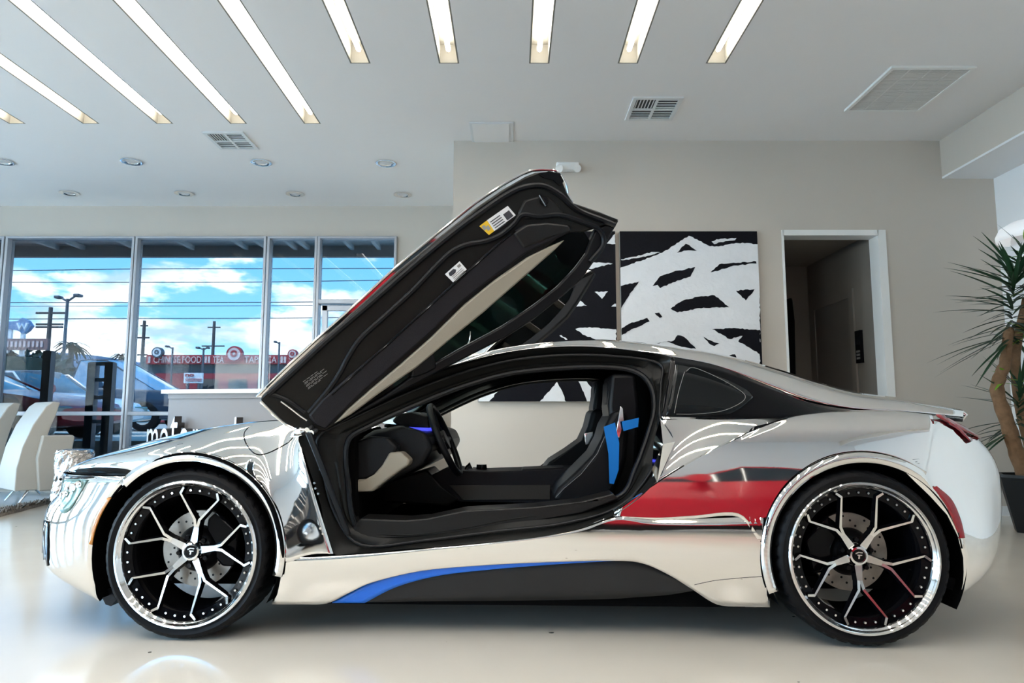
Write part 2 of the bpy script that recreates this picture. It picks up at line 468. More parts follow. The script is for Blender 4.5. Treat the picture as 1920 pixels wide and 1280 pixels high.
def decal(name, key, top, bot, mats, parent=CAR, n=16, nv=4, lift=0.004, th=0.006, yfall=-0.9):
    t = cm([Vector((*p, 0)) for p in top], n); b = cm([Vector((*p, 0)) for p in bot], n)
    rows = [[onb(key, *(b[i].lerp(t[i], j / (nv - 1))).xy, lift, yfall) for i in range(n)] for j in range(nv)]
    mb = MB(); mb.grid(rows)
    return obj(name, mb.v, mb.f, mats, parent, out=(0, -1, 0.1), solid=th)
def seam(name, key, pts, r, m, parent=CAR, n=30, lift=0.0, sm=True, yfall=-0.9):
    q = cm([Vector((*p, 0)) for p in pts], n) if sm else [Vector((*p, 0)) for p in pts]
    mb = MB(); mb.tube([onb(key, p.x, p.y, lift, yfall) for p in q], r, 6)
    return mb.build(name, m, parent)

AR = 0.384                                    # wheel arch radius
AXF, AXR = -0.005, WB + 0.012
def arc(cx, r, a0, a1, n, y=None, zc=ZC + 0.002):
    res = []
    for i in range(n):
        a = math.radians(a0 + (a1 - a0) * i / (n - 1)); x = cx + r * cos(a); z = zc + r * sin(a)
        res.append(Vector((x, -(W(x) + 0.002) if y is None else y, z)))
    return res

# ---- front fender ------------------------------------------------------------
AO = AR + 0.040
def ap(a): return arc(AXF, AO, a, a, 2)[0]
fb = [cp(118, 897, -0.55), cp(150, 895, -0.72), cp(190, 893, -0.84), cp(250, 890, -0.92), ap(117), ap(97), ap(77), ap(53), ap(28), ap(3),
      ap(-5.6), cp(575, 1041, -0.93), cp(625, 1038, -0.922)]
ft = cps([(118, 896, -0.5), (140, 879, -0.55), (165, 864, -0.59), (210, 847, -0.62), (265, 831, -0.63), (318, 816, -0.64), (370, 806, -0.64),
          (425, 797, -0.64), (470, 791, -0.65), (505, 788, -0.66), (525, 787, -0.67), (545, 788, -0.70), (566, 806, -0.79)])
NF = 61
fbc, ftc = smooth1(cm(fb, NF), 3), smooth1(cm(ft, NF), 14)
NR = 21
cols = []
for i in range(NF):
    q, t = fbc[i], ftc[i]; hgt = t.z - q.z
    z1 = min(max(0.752, q.z + 0.36 * hgt), q.z + 0.86 * hgt)
    if q.z < 0.70 and i > 20: pass
    f1 = (z1 - q.z) / hgt
    k1 = Vector((q.x + (t.x - q.x) * f1 * 0.96, q.y + (t.y - q.y) * 0.085, z1))
    k2 = Vector((q.x + (t.x - q.x) * (f1 + (1 - f1) * 0.66), q.y + (t.y - q.y) * 0.46, z1 + (t.z - z1) * 0.66))
    kb = q.lerp(k1, 0.5); kb.y = q.y + (k1.y - q.y) * 0.28
    cols.append(bsp([q, kb, k1, k2, t], NR))
rows = [[cols[i][j] for i in range(NF)] for j in range(NR)]
rows = relax(rows, 26)
FENDER = rows
fend = both('front_fender', rows, [M['chrome'], M['black_soft']], solid=0.012, solid_mat=1)
bvh_of('fender', rows)
# flat lip round the front arch
lipr = [arc(AXF, AR, 136, -13, 50), arc(AXF, AO, 136, -13, 50)]
for p in lipr[0] + lipr[1]: p.y -= 0.003
both('arch_lip', lipr, [M['chrome'], M['black_soft']], solid=0.010, solid_mat=1)
# hood between the fender crests
crest = rows[-1]
hood = loft([crest, [Vector((p.x * 1.0 - 0.015, -0.36, p.z - 0.018 + 0.0)) for p in crest],
             [Vector((p.x - 0.03, 0, p.z - 0.006)) for p in crest],
             [Vector((p.x * 1.0 - 0.015, 0.36, p.z - 0.018)) for p in crest], [flip(p) for p in crest]], 25)
mb = MB(); mb.grid(hood)
obj('hood', mb.v, mb.f, [M['chrome'], M['black_soft']], CAR, out=(0, 0, 1), solid=0.012, solid_mat=1)
seam('charge_flap_outline', 'fender', [(466, 800), (458, 812), (460, 828), (471, 845), (484, 852), (500, 850), (520, 841), (541, 829), (549, 820)], 0.0028, M['black_gloss'], lift=0.0)

# ---- front bumper: plan-view loft by height ----------------------------------
def corner_loft(levels, sgn, wback=None, ex=(0.85, 0.62), nt=25, yhalf=0.0):
    """levels: (v, u_edge, u_silhouette).  From the arch edge the skin sweeps round to the centre line."""
    rows = []
    for (v, ue, us) in levels:
        p0 = csurf(ue, v, S)
        z = p0.z; w = -p0.y
        def curve(L):
            c = []
            for i in range(nt):
                t = i / (nt - 1) * pi / 2
                c.append(Vector((p0.x + sgn * L * sin(t) ** ex[0], -w * max(0, cos(t)) ** ex[1], z)))
            return c
        def ext(L):
            best = None
            for p in curve(L):
                d = p - CO; 
                k = CARM.to_3x3() @ d
                cx = k.x; cy = k.y * CT + k.z * ST
                u = 960 + FL * cx / cy
                if best is None or sgn * u > sgn * best: best = u
            return best
        lo, hi = 0.0, 1.4
        for _ in range(30):
            m = (lo + hi) / 2
            if sgn * ext(m) < sgn * us: lo = m
            else: hi = m
        rows.append(curve((lo + hi) / 2))
    return rows
fl = [(1127, 187, 186), (1121, 183, 172), (1113, 180, 151), (1104, 179, 130), (1094, 178, 109), (1084, 177.5, 95), (1074, 177, 85.5), (1062, 176.5, 79), (1035, 177, 77), (1010, 179, 77.5),
      (985, 184, 80), (968, 191, 85), (955, 199, 91), (946, 205, 99), (938, 210, 109), (925, 219, 114), (910, 233, 116), (893, 252, 118)]
FBUMP = relax(corner_loft(fl, -1), 2)
bvh_of('fbump', FBUMP)
fb_full = [r + [flip(p) for p in r[::-1][1:]] for r in FBUMP]
mb = MB(); mb.grid(fb_full)
obj('front_bumper', mb.v, mb.f, [M['chrome'], M['black_soft']], CAR, out=lambda c: Vector((c.x - 0.1, c.y, 0)), solid=0.012, solid_mat=1, angle=50)
mb = MB(); mb.prism([p + Vector((0.02, 0, 0.004)) for p in fb_full[-1]], (0, 0, 0.008))
mb.build('nose_panel', M['black_gloss'], CAR, smooth=False)
decal('headlight', 'fbump', [(119, 899), (135, 898), (150, 898), (166, 899)], [(113, 958), (122, 962), (137, 948), (163, 903)], M['headlamp'], n=14, nv=8, yfall=-0.7)
for hu, hv, hr in ((140, 914, .020), (152, 908, .016), (127, 926, .016)):
    p = onb('fbump', hu, hv, 0.012, -0.7); mb = MB(); mb.lathe([(hr, 0.004), (hr * .9, -0.004), (hr * .6, -0.001), (0, -0.003)], 'y', 18, p); mb.build('lamp_projector', M['chrome_trim'], CAR)
decal('headlight_brow', 'fbump', [(117, 893), (140, 892), (180, 892)], [(117, 898), (140, 897), (178, 894)], M['black_gloss'], n=10, nv=3, yfall=-0.7)
decal('side_marker', 'fbump', [(203, 933), (195, 945), (186, 960), (179, 976), (173, 997), (168.5, 1019)], [(210, 934), (203, 946), (193.5, 961), (186, 978), (179, 999), (175, 1021)], M['amber'], n=20, nv=4, lift=0.006)
decal('bumper_intake', 'fbump', [(83, 976), (87, 975), (92, 977)], [(79, 1060), (83, 1061), (92, 1060)], M['black_gloss'], n=8, nv=8, yfall=-0.5)

# ---- sill and rear haunch ------------------------------------------------------
def spx(pts): return [csurf(u, v, S) for (u, v) in pts]
sb = spx([(510, 1133), (560, 1132.5), (612, 1131), (655, 1111), (700, 1091), (790, 1070), (900, 1060), (1020, 1054), (1150, 1051), (1205, 1056), (1255, 1078), (1300, 1106), (1345, 1133), (1395, 1137), (1443, 1138)])
st = spx([(528, 1046), (575, 1044.5), (625, 1042), (690, 1038), (760, 1032), (840, 1025), (920, 1017), (1000, 1007), (1080, 992), (1150, 968), (1215, 974), (1270, 973.5), (1330, 971.5), (1385, 969.5), (1436, 967.5)])
NS = 71
a, b = cm(sb, NS), cm(st, NS); rows = []
for j in range(13):
    r = []
    for i in range(NS):
        p = a[i].lerp(b[i], j / 12); p.y = -S(p.x, p.z); r.append(p)
    rows.append(r)
SILL = rows
both('side_sill', rows, [M['chrome'], M['black_soft']], solid=0.02, solid_mat=1)
bvh_of('sill', rows)
seam('sill_seam', 'sill', [(1302, 1096), (1340, 1088), (1390, 1083), (1436, 1080)], 0.0012, M['black'], n=10)
def strip(name, top, bot, inset, m, th=0.012, n=50, nv=5, far=True):
    a = cm(spx(bot), n); b = cm(spx(top), n); rows = []
    for j in range(nv):
        r = []
        for i in range(n):
            p = a[i].lerp(b[i], j / (nv - 1)); p.y = -S(p.x, p.z) + inset; r.append(p)
        rows.append(r)
    return both(name, rows, m, solid=th, far=far)
strip('blue_sill_stripe', [(620, 1132), (700, 1090), (790, 1069), (900, 1059.5), (1020, 1053.5), (1155, 1050)], [(682, 1132), (742, 1102), (820, 1081), (920, 1069), (1030, 1060), (1160, 1052)], 0.016, M['blue'])
strip('sill_insert', [(676, 1132), (740, 1098), (800, 1079), (950, 1060), (1150, 1049), (1205, 1054), (1255, 1076), (1304, 1108)], [(680, 1132), (740, 1131), (800, 1130), (950, 1129), (1130, 1126), (1200, 1122), (1255, 1118), (1304, 1110)], 0.026, M['sillblack'])

hb0 = [csurf(1150, 967, S), csurf(1230, 974, S), csurf(1300, 972, S), csurf(1370, 969.5, S), csurf(1436, 967, S)]
def apr(a_): return arc(AXR, AO, a_, a_, 2)[0]
hb = hb0[:4] + [arc(AXR, AO, 172, 172, 2)[0], apr(155), apr(135), apr(112), apr(90), apr(70), apr(52)]
hb[3] = csurf(1385, 969, S)
ht = spx([(1152, 961), (1250, 894), (1315, 856), (1375, 826), (1440, 799)]) + spx([(1490, 783), (1540, 776), (1590, 772.5), (1640, 771), (1690, 772.5), (1748, 778.5)])
NH = 61
a, b = cm(hb, NH), cm(ht, NH); rows = []
for j in range(21):
    r = []; t = j / 20
    for i in range(NH):
        p = a[i].lerp(b[i], t); y = -S(p.x, p.z)
        p.y = y; r.append(p)
    rows.append(r)
# round the shoulder edge over
rows.append([p + Vector((0, 0.012, 0.004)) for p in rows[-1]]); rows.append([p + Vector((0, 0.035, 0.002)) for p in rows[-1]])
HAUNCH = rows
both('rear_quarter', rows, [M['chrome'], M['black_soft']], solid=0.012, solid_mat=1)
bvh_of('haunch', rows)
lipr = [arc(AXR, AR, 200, 6, 80), arc(AXR, AO, 200, 6, 80)]
for k_ in range(80):
    ang_ = 200 - 194 * k_ / 79; wd_ = AR + (AO - AR) * min(1, max(0.22, (ang_ - 42) / 14))
    q_ = lipr[1][k_]; q_.x = AXR + (q_.x - AXR) * wd_ / AO; q_.z = ZC + 0.002 + (q_.z - ZC - 0.002) * wd_ / AO
for p in lipr[0] + lipr[1]: p.y -= 0.003
both('arch_lip', lipr, [M['chrome'], M['black_soft']], solid=0.010, solid_mat=1)
# recessed channel behind the door
n = 24
shl = cm(spx([(1222, 913), (1250, 895), (1315, 857), (1375, 827), (1440, 800), (1482, 785)]), n)
shl = [p + Vector((0, 0.020, 0)) for p in shl]
wb = cm(cps([(1240, 781, -0.83), (1290, 782, -0.81), (1340, 783, -0.79), (1390, 783, -0.78), (1440, 783, -0.77), (1484, 783, -0.765)]), n)
rows = []
for j in range(13):
    t = j / 12; rows.append([Vector((p.x + (q.x - p.x) * t, p.y + (q.y - p.y) * (1 - (1 - t) ** 0.8) , p.z + (q.z - p.z) * t)) for p, q in zip(shl, wb)])
both('quarter_channel', rows, [M['chrome'], M['black_soft']], solid=0.012, solid_mat=1)
bvh_of('channel', rows)
decal('air_intake', 'channel', [(1402, 815), (1412, 803), (1440, 796), (1486, 787)], [(1402, 822), (1410, 821), (1432, 812), (1474, 794)], M['black_gloss'], n=14, nv=3, lift=0.006)
mb = MB()
f0 = cps([(1238, 784, -0.90), (1266, 828, -0.93), (1232, 905, -0.93), (1222, 880, -0.90), (1226, 826, -0.89)])
mb.add(f0 + [cp(1243, 832, -0.945)], [(0, 1, 5), (1, 2, 5), (2, 3, 5), (3, 4, 5), (4, 0, 5)])
mb.build('door_jamb_facet', M['chrome'], CAR, smooth=False)

# ---- rear bumper ------------------------------------------------------------------
rl = [(1115, 1800, 1802), (1106, 1803, 1822), (1091, 1806, 1846), (1072, 1807, 1862), (1045, 1806, 1872), (1005, 1796, 1879), (965, 1776, 1880.5), (930, 1744, 1880), (905, 1718, 1877.5), (885, 1698, 1873), (868, 1692, 1867),
      (845, 1700, 1855), (825, 1716, 1838), (805, 1730, 1815), (790, 1742, 1790), (779, 1748, 1765)]
RBUMP = relax(corner_loft(rl, 1, ex=(0.9, 0.66)), 3)
bvh_of('rbump', RBUMP)
rb_full = [r + [flip(p) for p in r[::-1][1:]] for r in RBUMP]
mb = MB(); mb.grid(rb_full)
obj('rear_bumper', mb.v, mb.f, [M['chrome'], M['black_soft']], CAR, out=lambda c: Vector((c.x - 2.9, c.y, 0)), solid=0.012, solid_mat=1, angle=50)
decal('tail_light', 'rbump', [(1752, 780), (1780, 782), (1805, 788), (1818, 798), (1836, 823)], [(1754, 783), (1772, 793), (1795, 806), (1812, 813), (1834, 824)], M['redlens'], n=16, nv=6, lift=0.008)
decal('rear_side_marker', 'rbump', [(1753, 911), (1780, 935), (1795, 966), (1802, 990), (1805, 1007)], [(1743, 914), (1766, 941), (1782, 971), (1791, 994), (1797, 1009)], M['redlens'], n=20, nv=4, lift=0.007)
seam('badge', 'rbump', [(1711, 861), (1722, 860), (1730, 866), (1722, 869), (1716, 866), (1729, 862)], 0.0016, M['black'], n=14, sm=False)

# ---- roof, pillars, rear deck -----------------------------------------------------
Lk = cps([(570, 806, -0.865), (650, 769, -0.84), (760, 719, -0.77), (850, 685, -0.70), (950, 660, -0.63), (1050, 649.5, -0.60), (1150, 652.5, -0.60), (1265, 669, -0.60), (1350, 687, -0.60), (1450, 726, -0.60), (1520, 752, -0.62), (1600, 766, -0.64), (1700, 771, -0.66), (1806, 781, -0.66)])
Kk = cps([(566, 804, -0.84), (646, 764, -0.81), (755, 713, -0.72), (848, 678, -0.64), (950, 651, -0.55), (1050, 639, -0.48), (1150, 637, -0.45), (1265, 650, -0.44), (1350, 663, -0.44), (1450, 689, -0.45), (1520, 711, -0.46), (1600, 734, -0.48), (1700, 747, -0.50), (1800, 765, -0.52)])
NL = 66
L_, K_ = cm(Lk, NL), cm(Kk, NL)
MID = [Vector((l.x + (k.x - l.x) * 0.4, l.y + (k.y - l.y) * 0.32, l.z + (k.z - l.z) * 0.66)) for l, k in zip(L_, K_)]
i0 = int(3.35 / 13 * (NL - 1))
railrows = loft([L_, MID, K_], 7)
both('roof_rail', railrows, [M['chrome'], M['black_soft']], solid=0.014, solid_mat=1, out=Vector((0, -1, 0.6)))
KK = K_[i0:]
Q = [Vector((p.x + 0.0, -0.22, p.z + 0.016)) for p in KK]
C0 = [Vector((p.x, 0, p.z + 0.022)) for p in KK]
rf = loft([KK, Q, C0, [flip(p) for p in Q], [flip(p) for p in KK]], 17)
mb = MB(); mb.grid(rf)
obj('roof', mb.v, mb.f, [M['chrome'], M['black_soft']], CAR, out=(0, 0, 1), solid=0.014, solid_mat=1)
# tail lip under the deck edge
tl = [K_[-1], MID[-1], L_[-1]]
mb = MB()
edge = [rf[j][-1] for j in range(len(rf))]
mb.grid([edge, [p + Vector((0.035, 0, -0.03)) for p in edge], [p + Vector((0.01, 0, -0.06)) for p in edge]])
obj('tail_spoiler', mb.v, mb.f, M['chrome'], CAR, out=(1, 0, 0.2), solid=0.01)
# windshield glass between the pillars
wsA = K_[2:i0 + 1]
n = len(wsA)
ws = loft([wsA, [Vector((p.x - 0.10 * (1 - i / n), -0.35, p.z + 0.02)) for i, p in enumerate(wsA)], [Vector((p.x - 0.14 * (1 - i / n), 0, p.z + 0.03)) for i, p in enumerate(wsA)],
           [Vector((p.x - 0.10 * (1 - i / n), 0.35, p.z + 0.02)) for i, p in enumerate(wsA)], [flip(p) for p in wsA]], 15)
mb = MB(); mb.grid(ws)
obj('windshield', mb.v, mb.f, M['windshield'], CAR, out=(-1, 0, 1))
# black side glasshouse: quarter glass and flying buttress
bt = cps([(1258, 668, -0.607), (1310, 678, -0.605), (1350, 687, -0.605), (1400, 706, -0.605), (1450, 727, -0.605), (1520, 753, -0.625), (1600, 767, -0.645), (1700, 772, -0.665), (1806, 782, -0.665)])
bb = cps([(1240, 786, -0.835), (1300, 786, -0.81), (1360, 787, -0.79), (1430, 787, -0.775), (1490, 784, -0.765), (1545, 779, -0.76), (1610, 775, -0.75), (1700, 776, -0.735), (1806, 786, -0.70)])
NB = 50
a, b = cm(bb, NB), cm(bt, NB)
rows = [[a[i].lerp(b[i], j / 8) for i in range(NB)] for j in range(9)]
both('rear_buttress', rows, [M['black_gloss']], solid=0.012)
bvh_of('butt', rows)
qg_t = [(1266, 684), (1290, 688), (1330, 700), (1370, 716), (1400, 732), (1411, 744)]
qg_b = [(1249, 779), (1280, 779), (1315, 779), (1345, 778), (1375, 774), (1411, 746)]
decal('quarter_window', 'butt', qg_t, qg_b, M['quarterglass'], n=20, nv=5, lift=0.003, th=0.004, yfall=-0.7)
seam('window_outline', 'butt', [(1286, 697), (1300, 690), (1340, 706), (1380, 728), (1397, 744), (1385, 758), (1350, 772), (1300, 777), (1268, 777)], 0.0012, M['faint'], n=40, lift=0.004, yfall=-0.7)
seam('window_outline', 'butt', [(1283, 698), (1272, 735), (1264, 775)], 0.0012, M['faint'], n=10, lift=0.004, yfall=-0.7)
# inner rear bodywork: closes the cabin behind the seats
mb = MB()
mb.prism([cp(1196, 700, 0.0), cp(1260, 678, 0.0), cp(1440, 735, 0.0), cp(1440, 930, 0.0), cp(1195, 930, 0.0)], (0, 0.72, 0))
mb.prism([cp(1196, 700, 0.0), cp(1260, 678, 0.0), cp(1440, 735, 0.0), cp(1440, 930, 0.0), cp(1195, 930, 0.0)], (0, -0.54, 0))
mb.build('rear_bulkhead', M['black_soft'], CAR, smooth=False)

# ---- door aperture -----------------------------------------------------------------
oy = [-.895, -.86, -.77, -.685, -.625, -.603, -.603, -.612, -.70, -.82, -.905, -.925, -.922, -.918, -.915, -.915, -.915, -.915, -.905]
ou = [(563, 812), (640, 775), (760, 720), (850, 687), (950, 662), (1050, 651), (1150, 654), (1262, 671), (1252, 722), (1243, 783), (1262, 828), (1228, 904), (1150, 966), (1040, 1001), (900, 1018), (750, 1030), (628, 1039), (601, 945), (574, 860)]
iu = [(652, 828), (692, 799), (772, 762), (860, 727), (950, 701), (1045, 690), (1140, 688), (1192, 697), (1220, 722), (1228, 765), (1216, 815), (1192, 880), (1164, 930), (1080, 950), (985, 960), (880, 984), (760, 994), (672, 992), (652, 900)]
iy = [-.80, -.77, -.70, -.62, -.56, -.535, -.535, -.55, -.60, -.66, -.72, -.77, -.80, -.82, -.83, -.83, -.83, -.82, -.81]
NRG = 114
def closed(pts, n):
    P = [Vector(p) for p in pts]; K = len(P); res = []
    for i in range(n):
        t = i / n * K; k = int(t); f = t - k
        p0, p1, p2, p3 = P[k - 1], P[k % K], P[(k + 1) % K], P[(k + 2) % K]
        res.append(0.5 * ((2 * p1) + (p2 - p0) * f + (2 * p0 - 5 * p1 + 4 * p2 - p3) * f * f + (3 * p1 - p0 - 3 * p2 + p3) * f ** 3))
    return res
OUT = closed([cp(*p, y) for p, y in zip(ou, oy)], NRG)
INN = closed([cp(*p, y) for p, y in zip(iu, iy)], NRG)
loops = [[p + Vector((0, 0.05, 0)) for p in OUT], [p for p in OUT]]
for t, dy in ((0.012, 0.0), (0.12, 0.004), (0.34, 0.022), (0.42, 0.012), (0.7, 0.016), (0.8, 0.0), (1.0, 0.0)):
    loops.append([a_.lerp(b_, t) + Vector((0, dy, 0)) for a_, b_ in zip(OUT, INN)])
loops.append([p + Vector((0, 0.10, 0)) for p in INN])
rows = [l + [l[0]] for l in loops]
both('door_frame', rows, M['carbon'], out=Vector((0, -1, 0)))
for sgn in (1, -1):
    mb = MB(); q = INN + [INN[0]]
    q = [Vector((p.x, p.y * sgn, p.z)) for p in q]
    mb.tube(q, 0.013, 8, cap=False); mb.build('weather_seal', M['seal'], CAR)
    q = [a_.lerp(b_, 0.38) for a_, b_ in zip(OUT, INN)]; q = [Vector((p.x, p.y * sgn, p.z)) for p in q]
    mb = MB(); mb.tube(q + [q[0]], 0.007, 8, cap=False); mb.build('weather_seal', M['seal'], CAR)
# entry sill plates
def plate(name, pts, y, ext, m, bevel=0.006, **kw):
    mb = MB(); mb.prism([cp(u, v, y) for u, v in pts], (0, ext, 0)); return mb.build(name, m, CAR, bevel=bevel, smooth=True, **kw)
plate('entry_sill', [(652, 1000), (675, 972), (760, 975), (800, 972), (870, 957), (1000, 950), (1090, 940), (1150, 925), (1160, 935), (1090, 962), (1000, 978), (880, 1000), (760, 1008), (655, 1012)], -0.845, 0.16, M['carbon2'])
plate('gas_strut', [(571, 812), (583, 810), (657, 1002), (648, 1006)], -0.935, 0.018, M['seal'])
mb = MB()
for (u0, v0, u1, v1) in ((576, 806, 584, 800), (584, 811, 592, 806)):
    mb.tube([cp(u0, v0, -0.93), cp(u1, v1, -0.90)], 0.012, 12)
mb.build('door_hinge', M['chrome_trim'], CAR)
mb = MB()
mb.tube([cp(545, 818, -0.885), cp(556, 812, -0.90), cp(566, 808, -0.905), cp(575, 806, -0.90)], [0.004, 0.018, 0.024, 0.012], 12)
mb.build('fender_cap', M['chrome_trim'], CAR)
for u, v in ((590, 905), (592, 915), (597, 925), (601, 990), (600, 880), (606, 1000)):
    p = cp(u, v, -0.92); mb = MB(); mb.lathe([(0.0, -0.006), (0.005, -0.006), (0.006, 0.01)], 'y', 10, p); mb.build('jamb_bolt', M['chrome_trim'], CAR)

# underbody and wheel wells
mb = MB(); mb.box((-0.42, -0.78, 0.19), (3.2, 0.78, 0.24)); mb.box((0.45, -0.84, 0.125), (2.35, 0.84, 0.30))
mb.build('underbody', M['black_soft'], CAR, smooth=False)
for cx in (AXF, AXR):
    for sg in (-1, 1):
        a0, a1 = (208, -30)
        A = arc(cx, AR + 0.02, a0, a1, 40, -0.945 * 1.0); Bq = [Vector((p.x, -0.60, p.z)) for p in A]
        Cq = [Vector((cx + (p.x - cx) * 0.02, -0.60, ZC + (p.z - ZC) * 0.02)) for p in A]
        rr = [[Vector((p.x, p.y * -sg, p.z)) for p in r] for r in (A, Bq, Cq)]
        mb = MB(); mb.grid(rr); obj('wheel_well', mb.v, mb.f, M['black_soft'], CAR, smooth=True)
mb = MB(); mb.prism([cp(186, 1110, -.88), cp(214, 1100, -.88), cp(220, 1122, -.88), cp(208, 1136, -.88), cp(198, 1133, -.88)], (0, 0.25, 0))
mb.build('splash_guard', M['black'], CAR, smooth=False)
mb = MB(); mb.prism([cp(1780, 1085, -.88), cp(1801, 1085, -.88), cp(1800, 1116, -.88), cp(1786, 1106, -.88)], (0, 0.25, 0))
mb.build('splash_guard', M['black'], CAR, smooth=False)

# ---- cabin ---------------------------------------------------------------------
def pz(name, pts, y, ext, m, bevel=0.012, parent=CAR, seg=3, **kw):
    mb = MB(); mb.prism([cp(u, v, y) for u, v in pts], (0, ext, 0)); return mb.build(name, m, parent, bevel=bevel, seg=seg, **kw)
mb = MB(); mb.box((0.35, -0.78, 0.20), (2.1, 0.78, 0.225)); mb.build('cabin_floor', M['black_soft'], CAR, smooth=False)
pz('firewall', [(560, 830), (665, 815), (668, 1000), (590, 1000)], -0.76, 1.52, M['black_soft'], 0)
dash = pz('dashboard', [(645, 840), (700, 806), (748, 797), (800, 812), (812, 840), (795, 872), (760, 890), (690, 925), (650, 925)], -0.62, 1.24, M['leather_black'], 0.02)
pz('speaker_pod', [(656, 845), (664, 828), (690, 818), (728, 820), (746, 838), (733, 862), (700, 893), (686, 898), (656, 899)], -0.70, 0.1, M['leather_black'], 0.012, parent=dash)
pz('dash_trim', [(655, 900), (685, 898), (700, 890), (716, 872), (730, 848), (752, 847), (768, 862), (766, 872), (752, 880), (725, 900), (700, 921), (664, 923)], -0.715, 0.1, M['leather_beige'], 0.010, parent=dash)
pz('instrument_hood', [(735, 790), (745, 776), (776, 772), (802, 780), (806, 802), (750, 800)], -0.52, 0.34, M['leather_black'], 0.008, parent=dash)
pz('instrument_reflection', [(752, 799), (802, 803), (801, 808), (754, 804)], -0.53, 0.3, M['glow_blue'], 0, parent=dash)  # glowing strip drawn in place of the blue instrument reflection
pz('knee_panel', [(720, 905), (800, 880), (832, 915), (862, 936), (838, 948), (700, 940)], -0.16, 0.32, M['carbon'], 0.01)
con = pz('centre_console', [(800, 895), (838, 876), (868, 882), (910, 884), (975, 882), (1060, 878), (1110, 880), (1110, 945), (860, 940)], -0.15, 0.30, M['leather_dark'], 0.012)
pz('console_side', [(842, 910), (1032, 909), (1032, 936), (866, 937)], -0.158, 0.02, M['taupe'], 0.004, parent=con)
pz('armrest', [(976, 880), (1060, 876), (1062, 892), (976, 896)], -0.12, 0.24, M['leather_black'], 0.012, parent=con)
mb = MB(); mb.lathe([(0.0, 0.02), (0.028, 0.02), (0.03, 0.0), (0.03, -0.02)], 'z', 16, cp(903, 877, 0.0)); mb.build('control_knob', M['black_gloss'], con)
mb = MB(); mb.tube([cp(872, 890, -.05), cp(876, 876, -.05), cp(884, 872, -.05)], [0.012, 0.012, 0.02], 10); mb.build('gear_selector', M['chrome_trim'], con)
# steering wheel: tilted ring on a column
sw = part('steering_wheel', CAR)
c = cp(834, 824, -0.37)
axis = Vector((cos(math.radians(24)), 0, sin(math.radians(24)))).normalized()   # towards the driver
b1 = Vector((0, 1, 0)); b2 = axis.cross(b1).normalized()
mb = MB(); N = 40
ring = [c + (b1 * cos(2 * pi * k / N) + b2 * sin(2 * pi * k / N)) * 0.183 for k in range(N + 1)]
mb.tube(ring, 0.017, 10, cap=False); mb.build('rim', M['leather_black'], sw)
mb = MB(); 
for a_ in (0, pi, -pi / 2):
    e = c + (b1 * cos(a_) + b2 * sin(a_) * -1) * 0.175
    mb.tube([c - axis * 0.03, e], [0.03, 0.014], 8)
mb.tube([c - axis * 0.05, c + axis * 0.012], [0.06, 0.05], 16); mb.build('hub', M['black'], sw)
mb = MB(); mb.tube([c - axis * 0.30, c - axis * 0.04], [0.05, 0.04], 12); mb.build('column', M['black'], sw)
mb = MB(); mb.tube([c - axis * 0.05 + b1 * -0.05, c - axis * 0.05 + b1 * -0.15 + b2 * 0.02], [0.008, 0.006], 8); mb.build('stalk', M['chrome_trim'], sw)
def seat(name, y0, pad, shell, head, w):
    s = part(name, CAR)
    pz('bolster', pad, y0, w, M['leather_black'], 0.03, parent=s, seg=4)
    pz('shell', shell, y0 + 0.06, w - 0.12, M['black'], 0.02, parent=s)
    pz('headrest', head, y0 + 0.10, w - 0.20, M['leather_black'], 0.02, parent=s, seg=4)
    return s
ds = seat('driver_seat', -0.60, [(1034, 939), (1046, 915), (1078, 886), (1112, 852), (1128, 822), (1136, 795), (1150, 770), (1172, 768), (1180, 800), (1176, 860), (1160, 908), (1140, 942)],
          [(1140, 760), (1146, 700), (1192, 700), (1200, 760), (1196, 850), (1180, 940), (1130, 945), (1150, 850)],
          [(1138, 762), (1139, 718), (1148, 702), (1186, 703), (1192, 730), (1182, 770), (1160, 778)], 0.46)
ps = seat('passenger_seat', 0.16, [(1018, 880), (1030, 866), (1062, 846), (1090, 826), (1102, 800), (1110, 768), (1130, 765), (1150, 800), (1140, 870), (1110, 900), (1030, 905)],
          [(1112, 762), (1120, 712), (1150, 712), (1170, 780), (1160, 880), (1110, 900)],
          [(1113, 762), (1114, 722), (1124, 709), (1150, 712), (1152, 765), (1130, 772)], 0.46)
def sline(pts, y, nm, par, r=0.0022, m='stitch'):
    mb = MB(); mb.tube([cp(u, v, y) for u, v in pts], r, 6); return mb.build(nm, M[m], par)
sline([(1042, 932), (1058, 915), (1090, 888), (1120, 850), (1134, 818)], -0.604, 'piping', ds, 0.0012, 'faint')
pz('bracket', [(1163, 760), (1169, 766), (1171, 790), (1162, 822), (1154, 818), (1158, 792)], -0.62, 0.02, M['chrome_trim'], 0.004, parent=ds)
pz('buckle', [(1096, 812), (1112, 808), (1114, 832), (1098, 834)], -0.10, 0.03, M['chrome_trim'], 0.003, parent=ps)
bel = pz('seat_belt', [(1132, 800), (1153, 792), (1161, 830), (1160, 880), (1151, 907), (1143, 906), (1141, 850), (1136, 822)], -0.655, 0.006, M['belt'], 0)
pz('seat_belt', [(1166, 790), (1198, 783), (1196, 800), (1169, 808)], -0.655, 0.006, M['belt'], 0)

